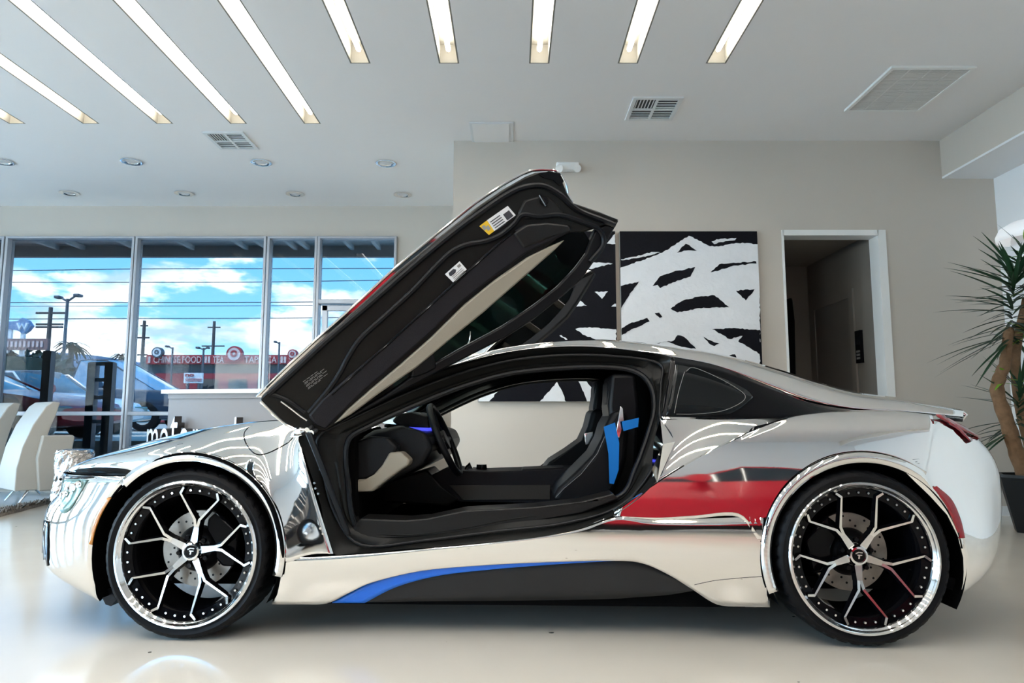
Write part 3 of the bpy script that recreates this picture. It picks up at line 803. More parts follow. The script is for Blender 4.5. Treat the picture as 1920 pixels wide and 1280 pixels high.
# ---- wing doors ------------------------------------------------------------------
_p1, _p2, _p3 = cp(590, 806, -0.88), cp(1160, 412, -0.64), cp(487, 748, -0.97)
DN = (_p2 - _p1).cross(_p3 - _p1).normalized()
if DN.y > 0: DN = -DN                                # towards the viewer
def dp(u, v, h=0.0):
    """point on the raised door's inner face, lifted h towards the viewer"""
    d = cray(u, v); t = (_p1 - CO).dot(DN) / d.dot(DN)
    return CO + d * t + DN * h
def c5(l): return [(480 + x / 2.461, 300 + y / 2.461) for x, y in l]
top_edge = [(487, 748), (540, 697), (600, 642), (680, 570), (750, 506), (830, 441), (900, 385), (950, 351), (985, 331), (1005, 323), (1030, 321), (1048, 325), (1055, 340), (1064, 362), (1075, 380), (1120, 395), (1162, 412)]
front_edge = [(487, 748), (505, 766), (530, 790), (550, 802), (575, 806), (612, 808)]
low_edge = [(612, 808), (700, 762), (780, 720), (850, 683), (905, 655), (950, 632), (1000, 600), (1050, 560), (1090, 525), (1115, 490), (1140, 450), (1162, 412)]
belt_ln = [(660, 776), (760, 701), (840, 641), (920, 570), (1000, 490), (1045, 447), (1070, 436), (1098, 434)]
gl_low = [(1108, 450), (1098, 475), (1078, 502), (1045, 537), (1000, 572), (940, 612), (860, 655), (780, 700), (720, 742)]
bodyA = front_edge[::-1][::-1] + belt_ln + [(1118, 428)] + [(1162, 412)] + top_edge[::-1][1:-1]
frameB = [(612, 808)] + low_edge[1:] + [(1118, 428)] + [(1108, 450)] + gl_low[1:] + [(660, 776)]
def make_door(far):
    d = part('wing_door', CAR)
    fx = (lambda p: flip(p)) if far else (lambda p: p)
    def pr(name, pts, h, th, m, bevel=0.0, parent=d, **kw):
        mb = MB(); P = [fx(dp(u, v, h)) for u, v in pts]; e = fx(-DN * th)
        mb.prism(P, e); return mb.build(name, m, parent, bevel=bevel, **kw)
    def tb(name, pts, r, m, h=0.004, n=60, parent=d, sm=True):
        q = cm([Vector((*p, 0)) for p in pts], n) if sm else [Vector((*p, 0)) for p in pts]
        mb = MB(); mb.tube([fx(dp(p.x, p.y, h)) for p in q], r, 8); return mb.build(name, m, parent)
    pr('inner_shell', bodyA, 0.0, 0.05, M['carbon'], 0.010)
    pr('window_frame', frameB, 0.0, 0.05, M['black'], 0.010)
    # outer skin: chrome, lying behind the shell, its edge showing along the sill
    sk = [(479, 747), (536, 690), (596, 635), (676, 563), (746, 499), (826, 434), (896, 378), (947, 344), (983, 324), (1004, 316), (1032, 315), (1052, 319), (1060, 340), (1070, 362), (1080, 376)]
    pr('outer_skin', front_edge + belt_ln + [(1118, 428), (1156, 410), (1110, 392)] + sk[::-1], -0.052, 0.022, M['chrome'], 0.006)
    tb('skin_edge', sk, 0.006, M['chrome_trim'], -0.050)
    glass = pr('window_glass', belt_ln + gl_low, -0.018, 0.006, M['autoglass'])
    tb('glass_edge', [(1098, 475), (1078, 502), (1045, 537), (1000, 572), (940, 612), (860, 655), (790, 697)], 0.0022, M['faint'], -0.010)
    if far:
        return d
    pr('lower_trim', c5([(240, 1175), (300, 1105), (420, 1000), (600, 850), (800, 665), (960, 520), (1100, 395), (1180, 335), (1235, 300), (1330, 290), (1440, 300), (1452, 330), (1380, 365), (1250, 425), (1100, 535), (960, 645), (800, 800), (640, 940), (480, 1080), (355, 1205), (320, 1240), (270, 1215)]), 0.022, 0.03, M['leather_dark'], 0.010)
    pr('upper_trim_pad', c5([(1180, 340), (1238, 300), (1330, 290), (1436, 302), (1450, 330), (1370, 352), (1290, 385), (1228, 410)]), 0.030, 0.03, M['carbon2'], 0.010)
    tb('trim_seam', c5([(350, 1080), (500, 945), (700, 765), (960, 530), (1100, 405), (1190, 330)]), 0.004, M['black_gloss'], 0.022, 30)
    pr('beige_trim', c5([(358, 1216), (420, 1150), (520, 1062), (660, 945), (800, 822), (960, 665), (1100, 552), (1250, 448), (1350, 400), (1422, 368), (1370, 420), (1210, 560), (1050, 700), (890, 830), (740, 955), (560, 1080), (440, 1170)]), 0.018, 0.03, M['leather_beige'], 0.008)
    tb('inner_seal', c5([(245, 1165), (330, 1065), (385, 985), (430, 900), (490, 815), (600, 715), (720, 605), (830, 490), (900, 425), (970, 392), (1060, 375), (1130, 345), (1190, 295), (1225, 255), (1300, 262), (1400, 255), (1500, 285), (1580, 320), (1600, 390), (1540, 470)]), 0.013, M['seal'], 0.006, 90)
    tb('outer_seal', c5([(60, 1080), (180, 970), (330, 830), (500, 685), (660, 545), (800, 425), (930, 320), (1060, 225), (1150, 165), (1230, 128), (1320, 120), (1400, 160), (1450, 205), (1500, 240), (1590, 275), (1655, 300)]), 0.014, M['seal'], 0.004, 90)
    tb('outer_seal', c5([(225, 1165), (150, 1110), (90, 1085), (60, 1080)]), 0.010, M['seal'], 0.004, 20)
    pr('shoulder_panel', c5([(1205, 250), (1235, 185), (1330, 160), (1385, 200), (1420, 245), (1330, 270), (1235, 275)]), 0.012, 0.02, M['carbon2'], 0.010)
    mb = MB(); P = dp(*c5([(1325, 190)])[0], 0.014)
    mb.lathe([(0.0, -0.012), (0.020, -0.012), (0.022, 0.0)], 'y', 14, P)
    mb.tube([P + Vector((-0.02, -0.008, 0.025)), P + Vector((0.01, -0.012, -0.03))], 0.007, 8)
    mb.build('latch', M['black_gloss'], d)
    # chrome corner of the outer skin past the latch
    pr('sill_end_cap', [(1030, 321), (1050, 324), (1058, 338), (1050, 350), (1036, 338), (1016, 333), (1008, 326)], 0.006, 0.05, M['black_gloss'], 0.004)
    tb('end_trim', [(1051, 328), (1060, 346), (1064, 362)], 0.004, M['chrome_trim'], 0.01, 8)
    # paper labels
    lb = pr('tire_label', c5([(1065, 278), (1160, 212), (1197, 255), (1098, 328)]), 0.006, 0.004, M['label_white'])
    lb['label'] = 'white printed label'
    ly = pr('warning_label', c5([(1030, 305), (1064, 279), (1098, 328), (1074, 346)]), 0.0062, 0.004, M['label_yellow'])
    ly['label'] = 'yellow end of the printed label'
    pr('barcode', c5([(1138, 252), (1165, 232), (1186, 258), (1158, 279)]), 0.008, 0.003, M['ink'], parent=lb)
    for k in range(5):
        a_, b_ = 1078 + k * 7, 286 + k * 9
        pr('print_line', c5([(a_, b_), (a_ + 45, b_ - 32), (a_ + 48, b_ - 29), (a_ + 3, b_ + 3)]), 0.0076, 0.003, M['ink'], parent=lb)
    for k in range(2):
        a_, b_ = 1040 + k * 18, 308 + k * 2
        pr('pictogram', c5([(a_, b_), (a_ + 12, b_ - 9), (a_ + 24, b_ + 8), (a_ + 12, b_ + 18)]), 0.0078, 0.003, M['stitch'], parent=ly)
    lw = pr('rescue_label', c5([(868, 527), (935, 468), (967, 505), (905, 564)]), 0.0255, 0.004, M['label_white'])
    pr('pictogram', c5([(884, 522), (905, 503), (918, 506), (916, 520), (896, 536), (887, 533)]), 0.027, 0.003, M['ink'], parent=lw)
    pr('pictogram', c5([(922, 490), (934, 479), (942, 488), (930, 499)]), 0.027, 0.003, M['faint'], parent=lw)
    for k in range(4):
        a_, b_ = 899 + k * 5.5, 541 + k * 6 - 2
        pr('print_line', c5([(a_, b_), (a_ + 46, b_ - 40), (a_ + 48, b_ - 38), (a_ + 2, b_ + 2)]), 0.027, 0.003, M['faint'], parent=lw)
    for k in range(7):
        a_, b_ = 216 + k * 4, 1022 + k * 5.5
        L = (70, 96, 84, 100, 78, 96, 60)[k]
        for q in range(4):
            x0 = a_ + L * q / 4 + 3 * (k % 2); y0 = b_ - 0.72 * L * q / 4
            pr('embossed_text', c5([(x0, y0), (x0 + L / 5.2, y0 - 0.72 * L / 5.2), (x0 + L / 5.2 + 1.6, y0 - 0.72 * L / 5.2 + 1.6), (x0 + 1.6, y0 + 1.6)]), 0.003, 0.002, M['faint'])
    # mirror foot behind the glass
    pr('mirror_housing', c5([(712, 1004), (722, 940), (752, 890), (775, 868), (810, 868), (826, 905), (836, 960), (790, 985), (740, 1004)]), 0.004, 0.16, M['black'], 0.02)
    tb('chrome_glint', c5([(968, 868), (988, 832), (992, 790)]), 0.004, M['chrome_trim'], -0.012, 8)
    pr('front_end_plate', [(497, 757), (560, 768), (606, 806), (575, 805), (548, 800), (528, 787)], -0.004, 0.05, M['black_gloss'], 0.004)
    tb('skin_edge', [(489, 752), (508, 772), (530, 792), (550, 803)], 0.006, M['chrome_trim'], 0.0, 10)
    tb('skin_edge', c5([(115, 1112), (160, 1145), (205, 1180), (235, 1200)]), 0.004, M['chrome_trim'], 0.008, 10)
    return d
make_door(False)
fd = make_door(True)
fd['label'] = 'far-side door raised, seen through its glass'

# ---- wheels -------------------------------------------------------------------------
def make_wheel(cx, ang, far=False, proto=None, wid=0.265, name='wheel'):
    sgn = 1 if not far else -1
    w = part(name, CAR, (cx, -YT * sgn + sgn * wid / 2, 0.3525))
    if far: w.rotation_euler = (0, 0, pi)
    if proto:
        for ch in proto.children:
            if ch.name.split('.')[0] in ('tire', 'rim_lip', 'barrel', 'brake_disc'):
                c = ch.copy(); COL.objects.link(c); c.parent = w
        return w
    h = wid / 2
    # tire with shoulder blocks
    N = 168; prof = [(0.302, -h + 0.012), (0.312, -h + 0.004), (0.326, -h), (0.338, -h + 0.006), (0.3455, -h + 0.016), (0.349, -h + 0.03), (0.351, -h + 0.055), (0.352, 0.0), (0.351, h - 0.055), (0.349, h - 0.03), (0.338, h - 0.006), (0.312, h - 0.004), (0.302, h - 0.012)]
    vs, fs = [], []
    for i, (r, y) in enumerate(prof):
        for k in range(N):
            rr = r
            if i in (4, 5, 6, 8, 9) and k % 4 == 0: rr -= 0.006
            a = 2 * pi * (k + (0.8 if i >= 5 else 0)) / N
            vs.append((rr * cos(a), y, rr * sin(a)))
    for i in range(len(prof) - 1):
        for k in range(N):
            fs.append((i * N + k, i * N + (k + 1) % N, (i + 1) * N + (k + 1) % N, (i + 1) * N + k))
    obj('tire', vs, fs, M['rubber'], w, recalc=True, angle=30)
    mb = MB(); mb.lathe([(0.309, -h + 0.012), (0.307, -h + 0.000), (0.300, -h - 0.006), (0.293, -h - 0.006), (0.288, -h + 0.000), (0.286, -h + 0.006), (0.281, -h + 0.010), (0.277, -h + 0.016), (0.277, -h + 0.024), (0.309, -h + 0.03)], 'y', 96, closed=True)
    mb.build('rim_lip', M['chrome_trim'], w)
    mb = MB(); mb.lathe([(0.279, -h + 0.020), (0.274, -h + 0.030), (0.243, -h + 0.036), (0.238, -h + 0.055), (0.236, h - 0.03), (0.28, h - 0.02), (0.284, h - 0.02), (0.25, -h + 0.07), (0.283, -h + 0.024)], 'y', 96, closed=True)
    mb.build('barrel', M['black_gloss'], w)
    yb = -h + 0.031
    mb = MB(); mb.lathe([(0.0, -0.006), (0.0045, -0.006), (0.0052, -0.003), (0.0052, 0.004)], 'y', 8)
    b0 = None
    nb = 40
    for k in range(nb):
        a = 2 * pi * k / nb
        if b0 is None:
            b0 = mb.build('rim_bolt', M['chrome_trim'], w); bb_ = b0
        else:
            bb_ = b0.copy(); COL.objects.link(bb_); bb_.parent = w
        bb_.location = (0.259 * cos(a), yb, 0.259 * sin(a))
    # brake disc and caliper
    yd = 0.0
    mb = MB(); mb.lathe([(0.075, yd), (0.162, yd), (0.162, yd + 0.028), (0.075, yd + 0.028)], 'y', 64, closed=True); dsk = mb.build('brake_disc', M['disc'], w, angle=30)
    mb = MB(); mb.lathe([(0.0, -0.001), (0.005, -0.001), (0.005, 0.001)], 'y', 8); h0 = None
    for k in range(30):
        a = 2 * pi * k / 30; r = (0.112, 0.130, 0.148)[k % 3]
        if h0 is None: h0 = mb.build('drilled_hole', M['black'], w); q = h0
        else: q = h0.copy(); COL.objects.link(q); q.parent = w
        q.location = (r * cos(a), yd, r * sin(a))
    mb = MB(); mb.lathe([(0.0, -0.045), (0.07, -0.045), (0.088, -0.02), (0.10, 0.0), (0.10, 0.01)], 'y', 40, (0, yd, 0)); mb.build('disc_hat', M['black'], w)
    ca = math.radians(20 if cx < 1 else 165)
    A = [(0.115 + 0.095 * s) for s in (0, 1)]
    rows_ = []
    mb = MB()
    poly = [Vector((r * cos(ca + t), yd - 0.05, r * sin(ca + t))) for r, t in ((0.100, -0.72), (0.14, -0.85), (0.19, -0.72), (0.205, 0.0), (0.19, 0.72), (0.14, 0.85), (0.100, 0.72), (0.092, 0))]
    mb.prism(poly, (0, 0.11, 0)); mb.build('caliper', M['black_gloss'], w, bevel=0.01)
    # five forked spokes
    def bar(mb, p, q, w0, w1, d0, d1, f=0.0):
        p, q = Vector(p), Vector(q); t = (q - p); t.y = 0; t.normalize(); nrm = Vector((-t.z, 0, t.x))
        vs = []
        for c, ww, dd in ((p, w0, d0), (q, w1, d1)):
            vs += [c - nrm * ww, c + nrm * ww, c + nrm * (ww + 0.006) + Vector((0, dd, 0)), c - nrm * (ww + 0.006) + Vector((0, dd, 0))]
        mb.add(vs, [(0, 1, 5, 4)], 0)
        mb.add(vs, [(1, 2, 6, 5), (2, 3, 7, 6), (3, 0, 4, 7), (0, 3, 2, 1), (4, 5, 6, 7)], 1)
    yh, ys, ye = -h + 0.062, -h + 0.045, -h + 0.020
    for k in range(5):
        a = math.radians(ang + 72 * k); mb = MB()
        P = lambda r, da, y: Vector((r * cos(a + math.radians(da)), y, r * sin(a + math.radians(da))))
        bar(mb, P(0.030, 0, yh), P(0.105, 0, yh - 0.006), 0.016, 0.0105, 0.035, 0.032)
        bar(mb, P(0.100, 2.4, yh - 0.006), P(0.137, 4.5, ys), 0.0062, 0.0055, 0.03, 0.03)
        bar(mb, P(0.100, -2.4, yh - 0.006), P(0.137, -4.5, ys), 0.0062, 0.0055, 0.03, 0.03)
        for s in (1, -1):
            bar(mb, P(0.134, 3.8 * s, ys), P(0.252, 19.5 * s, ye), 0.0052, 0.0036, 0.03, 0.018)
            bar(mb, P(0.250, 19.5 * s, ye), P(0.274, 15.5 * s, ye - 0.004), 0.0052, 0.0042, 0.016, 0.012)
        mb.build('spoke', [M['machined'], M['black_gloss']], w, smooth=False, recalc=True)
    mb = MB(); mb.lathe([(0.0, yh + 0.04), (0.052, yh + 0.04), (0.046, yh + 0.004), (0.041, yh - 0.004), (0.036, yh - 0.012), (0.029, yh - 0.013), (0.028, yh - 0.009), (0.0, yh - 0.009)], 'y', 40); cap = mb.build('hub_cap', M['chrome_trim'], w)
    mb = MB(); mb.lathe([(0.0, yh - 0.0105), (0.0265, yh - 0.0105), (0.0265, yh - 0.008)], 'y', 32); mb.build('cap_center', M['black_gloss'], w)
    mb = MB()
    em = [[(-0.004, -0.012), (0.002, -0.012), (0.004, 0.000), (-0.002, 0.000)], [(-0.006, 0.000), (0.012, 0.000), (0.013, 0.004), (-0.007, 0.005)], [(-0.013, 0.006), (0.000, 0.012), (0.015, 0.010), (0.016, 0.014), (-0.002, 0.016), (-0.014, 0.011)]]
    for e in em: mb.prism([Vector((x, yh - 0.0115, z)) for x, z in e], (0, 0.002, 0))
    mb.build('emblem', M['machined'], w, smooth=False)
    mb = MB(); mb.lathe([(0.0, -0.012), (0.009, -0.012), (0.011, 0.0)], 'y', 12); n0 = None
    for k in range(5):
        a = math.radians(ang + 36 + 72 * k); L = Vector((0.062 * cos(a), yh + 0.016, 0.062 * sin(a)))
        if n0 is None: n0 = mb.build('lug_nut', M['black_gloss'], w); q = n0
        else: q = n0.copy(); COL.objects.link(q); q.parent = w
        q.location = L
    return w
w1 = make_wheel(0.0, 8)
w2 = make_wheel(WB, 54, wid=0.30)
make_wheel(0.0, 8, True, w1)
make_wheel(WB, 54, True, w2, wid=0.30)
# ================================================================== THE ROOM
H = 3.70
def ratio(v):
    d = ray(960, v); return d.z / d.y
D1 = (H - HC) / ratio(264)
D2 = (H - HC) / ratio(386)
XS = at_y(850, 350, D1).x                     # the step between the two back walls
XB = at_y(1764, 300, D1).x                    # soffit face
XR = at_y(1868, 400, D1).x                    # right wall
ZSF = at_y(1766, 335, D1).z                   # underside of the soffit
XL, YF = -10.5, -5.5
T = 0.15
def box(name, a, b, m, parent=None, **kw):
    mb = MB(); mb.box(a, b); kw.setdefault('smooth', False); return mb.build(name, m, parent, **kw)
def wall_holes(name, axis, pos, th, a0, a1, z0, z1, holes, m):
    """a wall slab with rectangular openings; axis 'y' = slab at y=pos spanning x, 'x' = slab at x=pos spanning y"""
    xs = sorted({a0, a1, *[h[0] for h in holes], *[h[1] for h in holes]}); zs = sorted({z0, z1, *[h[2] for h in holes], *[h[3] for h in holes]})
    mb = MB()
    for i in range(len(xs) - 1):
        for j in range(len(zs) - 1):
            cx, cz = (xs[i] + xs[i + 1]) / 2, (zs[j] + zs[j + 1]) / 2
            if any(h[0] < cx < h[1] and h[2] < cz < h[3] for h in holes): continue
            if axis == 'y': mb.box((xs[i], pos, zs[j]), (xs[i + 1], pos + th, zs[j + 1]))
            else: mb.box((pos, xs[i], zs[j]), (pos + th, xs[i + 1], zs[j + 1]))
    o = mb.build(name, m, smooth=False)
    bm = bmesh.new(); bm.from_mesh(o.data); bmesh.ops.remove_doubles(bm, verts=bm.verts, dist=1e-5); bm.to_mesh(o.data); bm.free()
    return struct(o)
fl_ = struct(box('floor', (XL, YF, -0.12), (XR + 0.15, D2 + 0.15, 0.0), M['floor']))

# ---- ceiling with slots for the strip lights
r1 = [676, 842, 1011, 1177, 1342]; Y1 = at_z(960, 119, H).y; Y2 = at_z(960, 232, H).y
xs1 = [at_z(u, 119, H).x for u in r1]
PIT = (xs1[-1] - xs1[0]) / 4
SW = 0.080
slots = [(x, -2.2, Y1) for x in xs1] + [(xs1[0] - PIT * k, -2.2, Y2) for k in range(1, 6)]
holes = [(x - SW, x + SW, y0, y1) for x, y0, y1 in slots]
bx = sorted({XL, XR + 0.15, *[h[0] for h in holes], *[h[1] for h in holes]}); by = sorted({YF, -2.2, Y1, Y2, D2 + 0.15})
mb = MB()
for i in range(len(bx) - 1):
    for j in range(len(by) - 1):
        cx, cy = (bx[i] + bx[i + 1]) / 2, (by[j] + by[j + 1]) / 2
        if any(h[0] < cx < h[1] and h[2] < cy < h[3] for h in holes): continue
        mb.box((bx[i], by[j], H), (bx[i + 1], by[j + 1], H + 0.02))
struct(mb.build('ceiling', M['ceiling'], smooth=False))
names = ['fifth', 'fourth', 'third', 'second', 'first']
srt = sorted(slots)
for i, (x, y0, y1) in enumerate(srt):
    far_row = y1 > Y1 + 0.1
    k = i + 1
    ow = ('leftmost', 'second from the left', 'third from the left', 'fourth from the left', 'rightmost')
    lab = 'lit recessed strip light, %s of the %s' % (ow[i % 5], 'long left group' if i < 5 else 'right group above the car')
    t = thing('strip_light', lab, 'ceiling light', (x, (y0 + y1) / 2, H), 0, 'recessed strip lights')
    L = (y1 - y0) / 2; dz = 0.15; e = 0.012
    mb = MB()
    mb.box((-SW, -L, dz), (SW, L, dz + e)); mb.box((-SW, -L, 0.0), (-SW + e, L, dz)); mb.box((SW - e, -L, 0.0), (SW, L, dz))
    mb.box((-SW, -L, 0.0), (SW, -L + e, dz)); mb.box((-SW, L - e, 0.0), (SW, L, dz))
    mb.build('housing', M['housing'], t, smooth=False)
    seg = [(-L + 0.06, -0.02), (0.02, L - 0.06)]
    for a_, b_ in seg:
        mb = MB(); mb.tube([(0, a_, 0.075), (0, a_ + 0.02, 0.075), (0, b_ - 0.02, 0.075), (0, b_, 0.075)], [0.012, 0.019, 0.019, 0.012], 10); mb.build('tube', M['tube'], t)

# ---- walls
dl, dr = at_y(1474, 600, D1).x, at_y(1652, 560, D1).x
dtop = at_y(1560, 441, D1).z
wall_holes('wall_back_right', 'y', D1, T, XS, XR + T, 0, H, [(dl, dr, 0, dtop)], M['wall'])
struct(box('wall_step', (XS, D1 + T, 0), (XS + T, D2, H), M['wall']))
zwt = at_y(400, 444, D2).z
xwr = at_y(741, 600, D2).x
wall_holes('wall_back_left', 'y', D2, T, XL, XS + T, 0, H, [(XL, xwr, 0.04, zwt)], M['wall'])
mb = MB(); mb.box((XR, YF, 0), (XR + T, D1, H)); struct(mb.build('wall_right', M['wall_white'], smooth=False))  # the wall's sunlit brightness is put into its whiter paint
mb = MB(); mb.box((XB, YF, ZSF), (XR, D1, ZSF + 0.02), 1); mb.box((XB, YF, ZSF + 0.02), (XB + 0.02, D1, H), 0)
struct(mb.build('trim_1', [M['wall'], M['wall_white']], smooth=False))
FRW = [(XL + 0.4, -8.1, 0.05, 3.2), (-7.3, -5.3, 0.05, 3.2)]
wall_holes('wall_front', 'y', YF - T, T, XL, XR + T, 0, H, FRW, M['wall_white'])
LW = [(YF + 0.5 + 2.55 * q, YF + 0.5 + 2.55 * q + 1.85, 0.05, 3.25) for q in range(5)] + [(YF + 0.5 + 2.55 * 5, D2 - 0.1, 0.05, 3.25)]  # unseen piers between the bays, added to stripe and dim the bumper reflection
wall_holes('wall_left', 'x', XL - T, T, YF - T, D2 + T, 0, H, LW, M['wall'])
# casing round the doorway
mb = MB(); cw = 0.075
mb.box((dr - 0.006, D1 - 0.02, 0), (dr + cw, D1 - 0.001, dtop + 0.05)); mb.box((dr - 0.006, D1 - 0.001, 0), (dr, D1 + T + 0.005, dtop)); mb.box((dl - 0.012, D1 - 0.02, 0), (dl + 0.006, D1 - 0.001, dtop + 0.05)); mb.box((dl - 0.001, D1 - 0.02, dtop - 0.006), (dr + 0.001, D1 - 0.001, dtop + 0.05)); mb.box((dl, D1 - 0.001, dtop - 0.006), (dr, D1 + T + 0.005, dtop))
struct(mb.build('trim_2', M['white'], smooth=False))
mb = MB(); 
for a_, b_ in ((XS, dl - 0.012), (dr + cw, XR)): mb.box((a_, D1 - 0.014, 0), (b_, D1, 0.09))
struct(mb.build('baseboard_back', M['wall_white'], smooth=False))
# corridor behind the doorway
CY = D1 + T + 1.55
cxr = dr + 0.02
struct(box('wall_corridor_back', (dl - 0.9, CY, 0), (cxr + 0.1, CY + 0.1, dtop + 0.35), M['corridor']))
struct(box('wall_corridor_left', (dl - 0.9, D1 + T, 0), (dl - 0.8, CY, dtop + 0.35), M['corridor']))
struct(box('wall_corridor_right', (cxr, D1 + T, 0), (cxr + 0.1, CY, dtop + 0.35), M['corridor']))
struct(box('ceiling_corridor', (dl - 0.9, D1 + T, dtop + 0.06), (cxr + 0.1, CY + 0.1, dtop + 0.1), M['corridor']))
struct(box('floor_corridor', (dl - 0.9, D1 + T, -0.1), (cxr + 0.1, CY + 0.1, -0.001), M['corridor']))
ya, yb_ = D1 + T + 0.42, CY - 0.10
dd = thing('corridor_door', 'closed grey-brown door inside the dim corridor', 'door', (cxr, (ya + yb_) / 2, 0))
w_ = (yb_ - ya) / 2; zt = 2.30
mb = MB(); mb.box((-0.02, -w_, 0), (0, -w_ + 0.09, zt)); mb.box((-0.02, w_ - 0.09, 0), (0, w_, zt)); mb.box((-0.02, -w_ + 0.09, zt - 0.09), (0, w_ - 0.09, zt)); mb.build('frame', M['corridor'], dd, smooth=False)
mb = MB(); mb.box((-0.008, -w_ + 0.09, 0.01), (0, w_ - 0.09, zt - 0.09)); mb.build('leaf', M['door_dark'], dd, smooth=False)
mb = MB(); mb.tube([(-0.008, -w_ + 0.15, 1.0), (-0.06, -w_ + 0.15, 1.0), (-0.06, -w_ + 0.26, 1.0)], 0.01, 8); mb.build('handle', M['chrome_trim'], dd)
kp = thing('wall_keypad', 'small black keypad panel on the corridor wall', 'keypad', at_x(1614, 650, cxr))
mb = MB(); mb.box((-0.03, -0.055, -0.17), (0, 0.055, 0.17)); mb.build('case', M['black'], kp, smooth=False)
mb = MB(); mb.box((-0.034, -0.035, 0.02), (-0.03, 0.035, 0.12)); mb.build('screen', M['quarterglass'], kp, smooth=False)
mb = MB()
for i in range(3):
    for j in range(3): mb.box((-0.034, -0.035 + i * 0.026, -0.13 + j * 0.035), (-0.03, -0.018 + i * 0.026, -0.108 + j * 0.035))
mb.build('buttons', M['faint'], kp, smooth=False)
hb_ = thing('hanging_coat', 'black coat hanging at the left edge of the doorway', 'coat', (0, 0, 0))
q = [at_y(u, v, D1 + 0.6) for u, v in ((1478, 560), (1487, 556), (1492, 600), (1494, 700), (1500, 800), (1484, 800), (1478, 700))]
mb = MB(); mb.prism(q, (0, 0.2, 0)); mb.build('cloth', M['black_soft'], hb_, bevel=0.03)

# ---- storefront windows on the back-left wall
def window(n, u0, u1, rails, lab=None, door=None):
    x0, x1 = at_y(u0, 445, D2).x, at_y(u1, 445, D2).x
    w = part('window_%d' % n, None, (0, D2, 0)); w['kind'] = 'structure'
    fw = 0.030; mb = MB()
    mb.box((x0 - fw, -0.05, 0.04), (x0 + 0.004, 0.09, zwt)); mb.box((x1 - 0.004, -0.05, 0.04), (x1 + fw, 0.09, zwt))
    mb.box((x0, -0.05, zwt - 0.03), (x1, 0.09, zwt)); mb.box((x0, -0.05, 0.04), (x1, 0.09, 0.14))
    for v, hgt in rails:
        z = at_y(960, v, D2).z; mb.box((x0, -0.045, z - hgt / 2), (x1, 0.085, z + hgt / 2))
    mb.build('frame', M['alu'], w, smooth=False, bevel=0.006)
    box('glass', (x0, 0.03, 0.1), (x1, 0.036, zwt - 0.02), M['glass'], w)
    return w
window(1, -520, -250, [(775, 0.05)])
window(2, -240, 9, [(775, 0.05)])
window(3, 20, 252, [(775, 0.05)])
window(4, 262, 498, [(775, 0.05)])
window(5, 508, 593, [(775, 0.05)])
window(6, 602, 741, [(566, 0.055)])
# glazed entrance door under the transom of the last window
ed = part('door_1', None, (0, D2 - 0.02, 0)); ed['kind'] = 'structure'
xa, xb_ = at_y(606, 600, D2).x, at_y(736, 600, D2).x; zt = at_y(960, 574, D2).z
mb = MB(); mb.box((xa, -0.05, 0.02), (xa + 0.07, 0.0, zt)); mb.box((xb_ - 0.07, -0.05, 0.02), (xb_, 0.0, zt)); mb.box((xa, -0.05, zt - 0.07), (xb_, 0.0, zt)); mb.box((xa, -0.05, 0.02), (xb_, 0.0, 0.22))
mb.build('frame', M['alu'], ed, smooth=False, bevel=0.004)
mb = MB(); mb.tube([(xa + 0.10, -0.05, 0.9), (xa + 0.10, -0.10, 0.95), (xa + 0.10, -0.10, 1.25), (xa + 0.10, -0.05, 1.3)], 0.012, 8); mb.build('handle', M['chrome_trim'], ed)
# glazing of the left and front walls (behind and beside the viewer)
k = 7
for (y_, y2, z0, z1) in LW:
    w = part('window_%d' % k, None, (XL - T / 2, 0, 0)); w['kind'] = 'structure'; k += 1
    mb = MB(); mb.box((-0.06, y_, 0.05), (0.06, y_ + 0.05, 3.25)); mb.box((-0.06, y2 - 0.05, 0.05), (0.06, y2, 3.25)); mb.box((-0.06, y_, 0.05), (0.06, y2, 0.15)); mb.box((-0.06, y_, 3.19), (0.06, y2, 3.25)); mb.box((-0.06, y_, 0.98), (0.06, y2, 1.03))
    mb.build('frame', M['alu'], w, smooth=False)
    box('glass', (-0.003, y_ + 0.02, 0.1), (0.003, y2 - 0.02, 3.2), M['glass_clear'], w)
for (x0, x1, z0, z1) in FRW:
    n_ = max(1, round((x1 - x0) / 2.4)); 
    for q in range(n_):
        a_ = x0 + (x1 - x0) * q / n_; b_ = x0 + (x1 - x0) * (q + 1) / n_
        w = part('window_%d' % k, None, (0, YF - T / 2, 0)); w['kind'] = 'structure'; k += 1
        mb = MB(); mb.box((a_, -0.06, z0), (a_ + 0.05, 0.06, z1)); mb.box((b_ - 0.05, -0.06, z0), (b_, 0.06, z1)); mb.box((a_, -0.06, z0), (b_, 0.06, z0 + 0.06)); mb.box((a_, -0.06, z1 - 0.06), (b_, 0.06, z1))
        mb.build('frame', M['alu'], w, smooth=False)
        box('glass', (a_ + 0.02, -0.003, z0 + 0.02), (b_ - 0.02, 0.003, z1 - 0.02), M['glass_clear'], w)

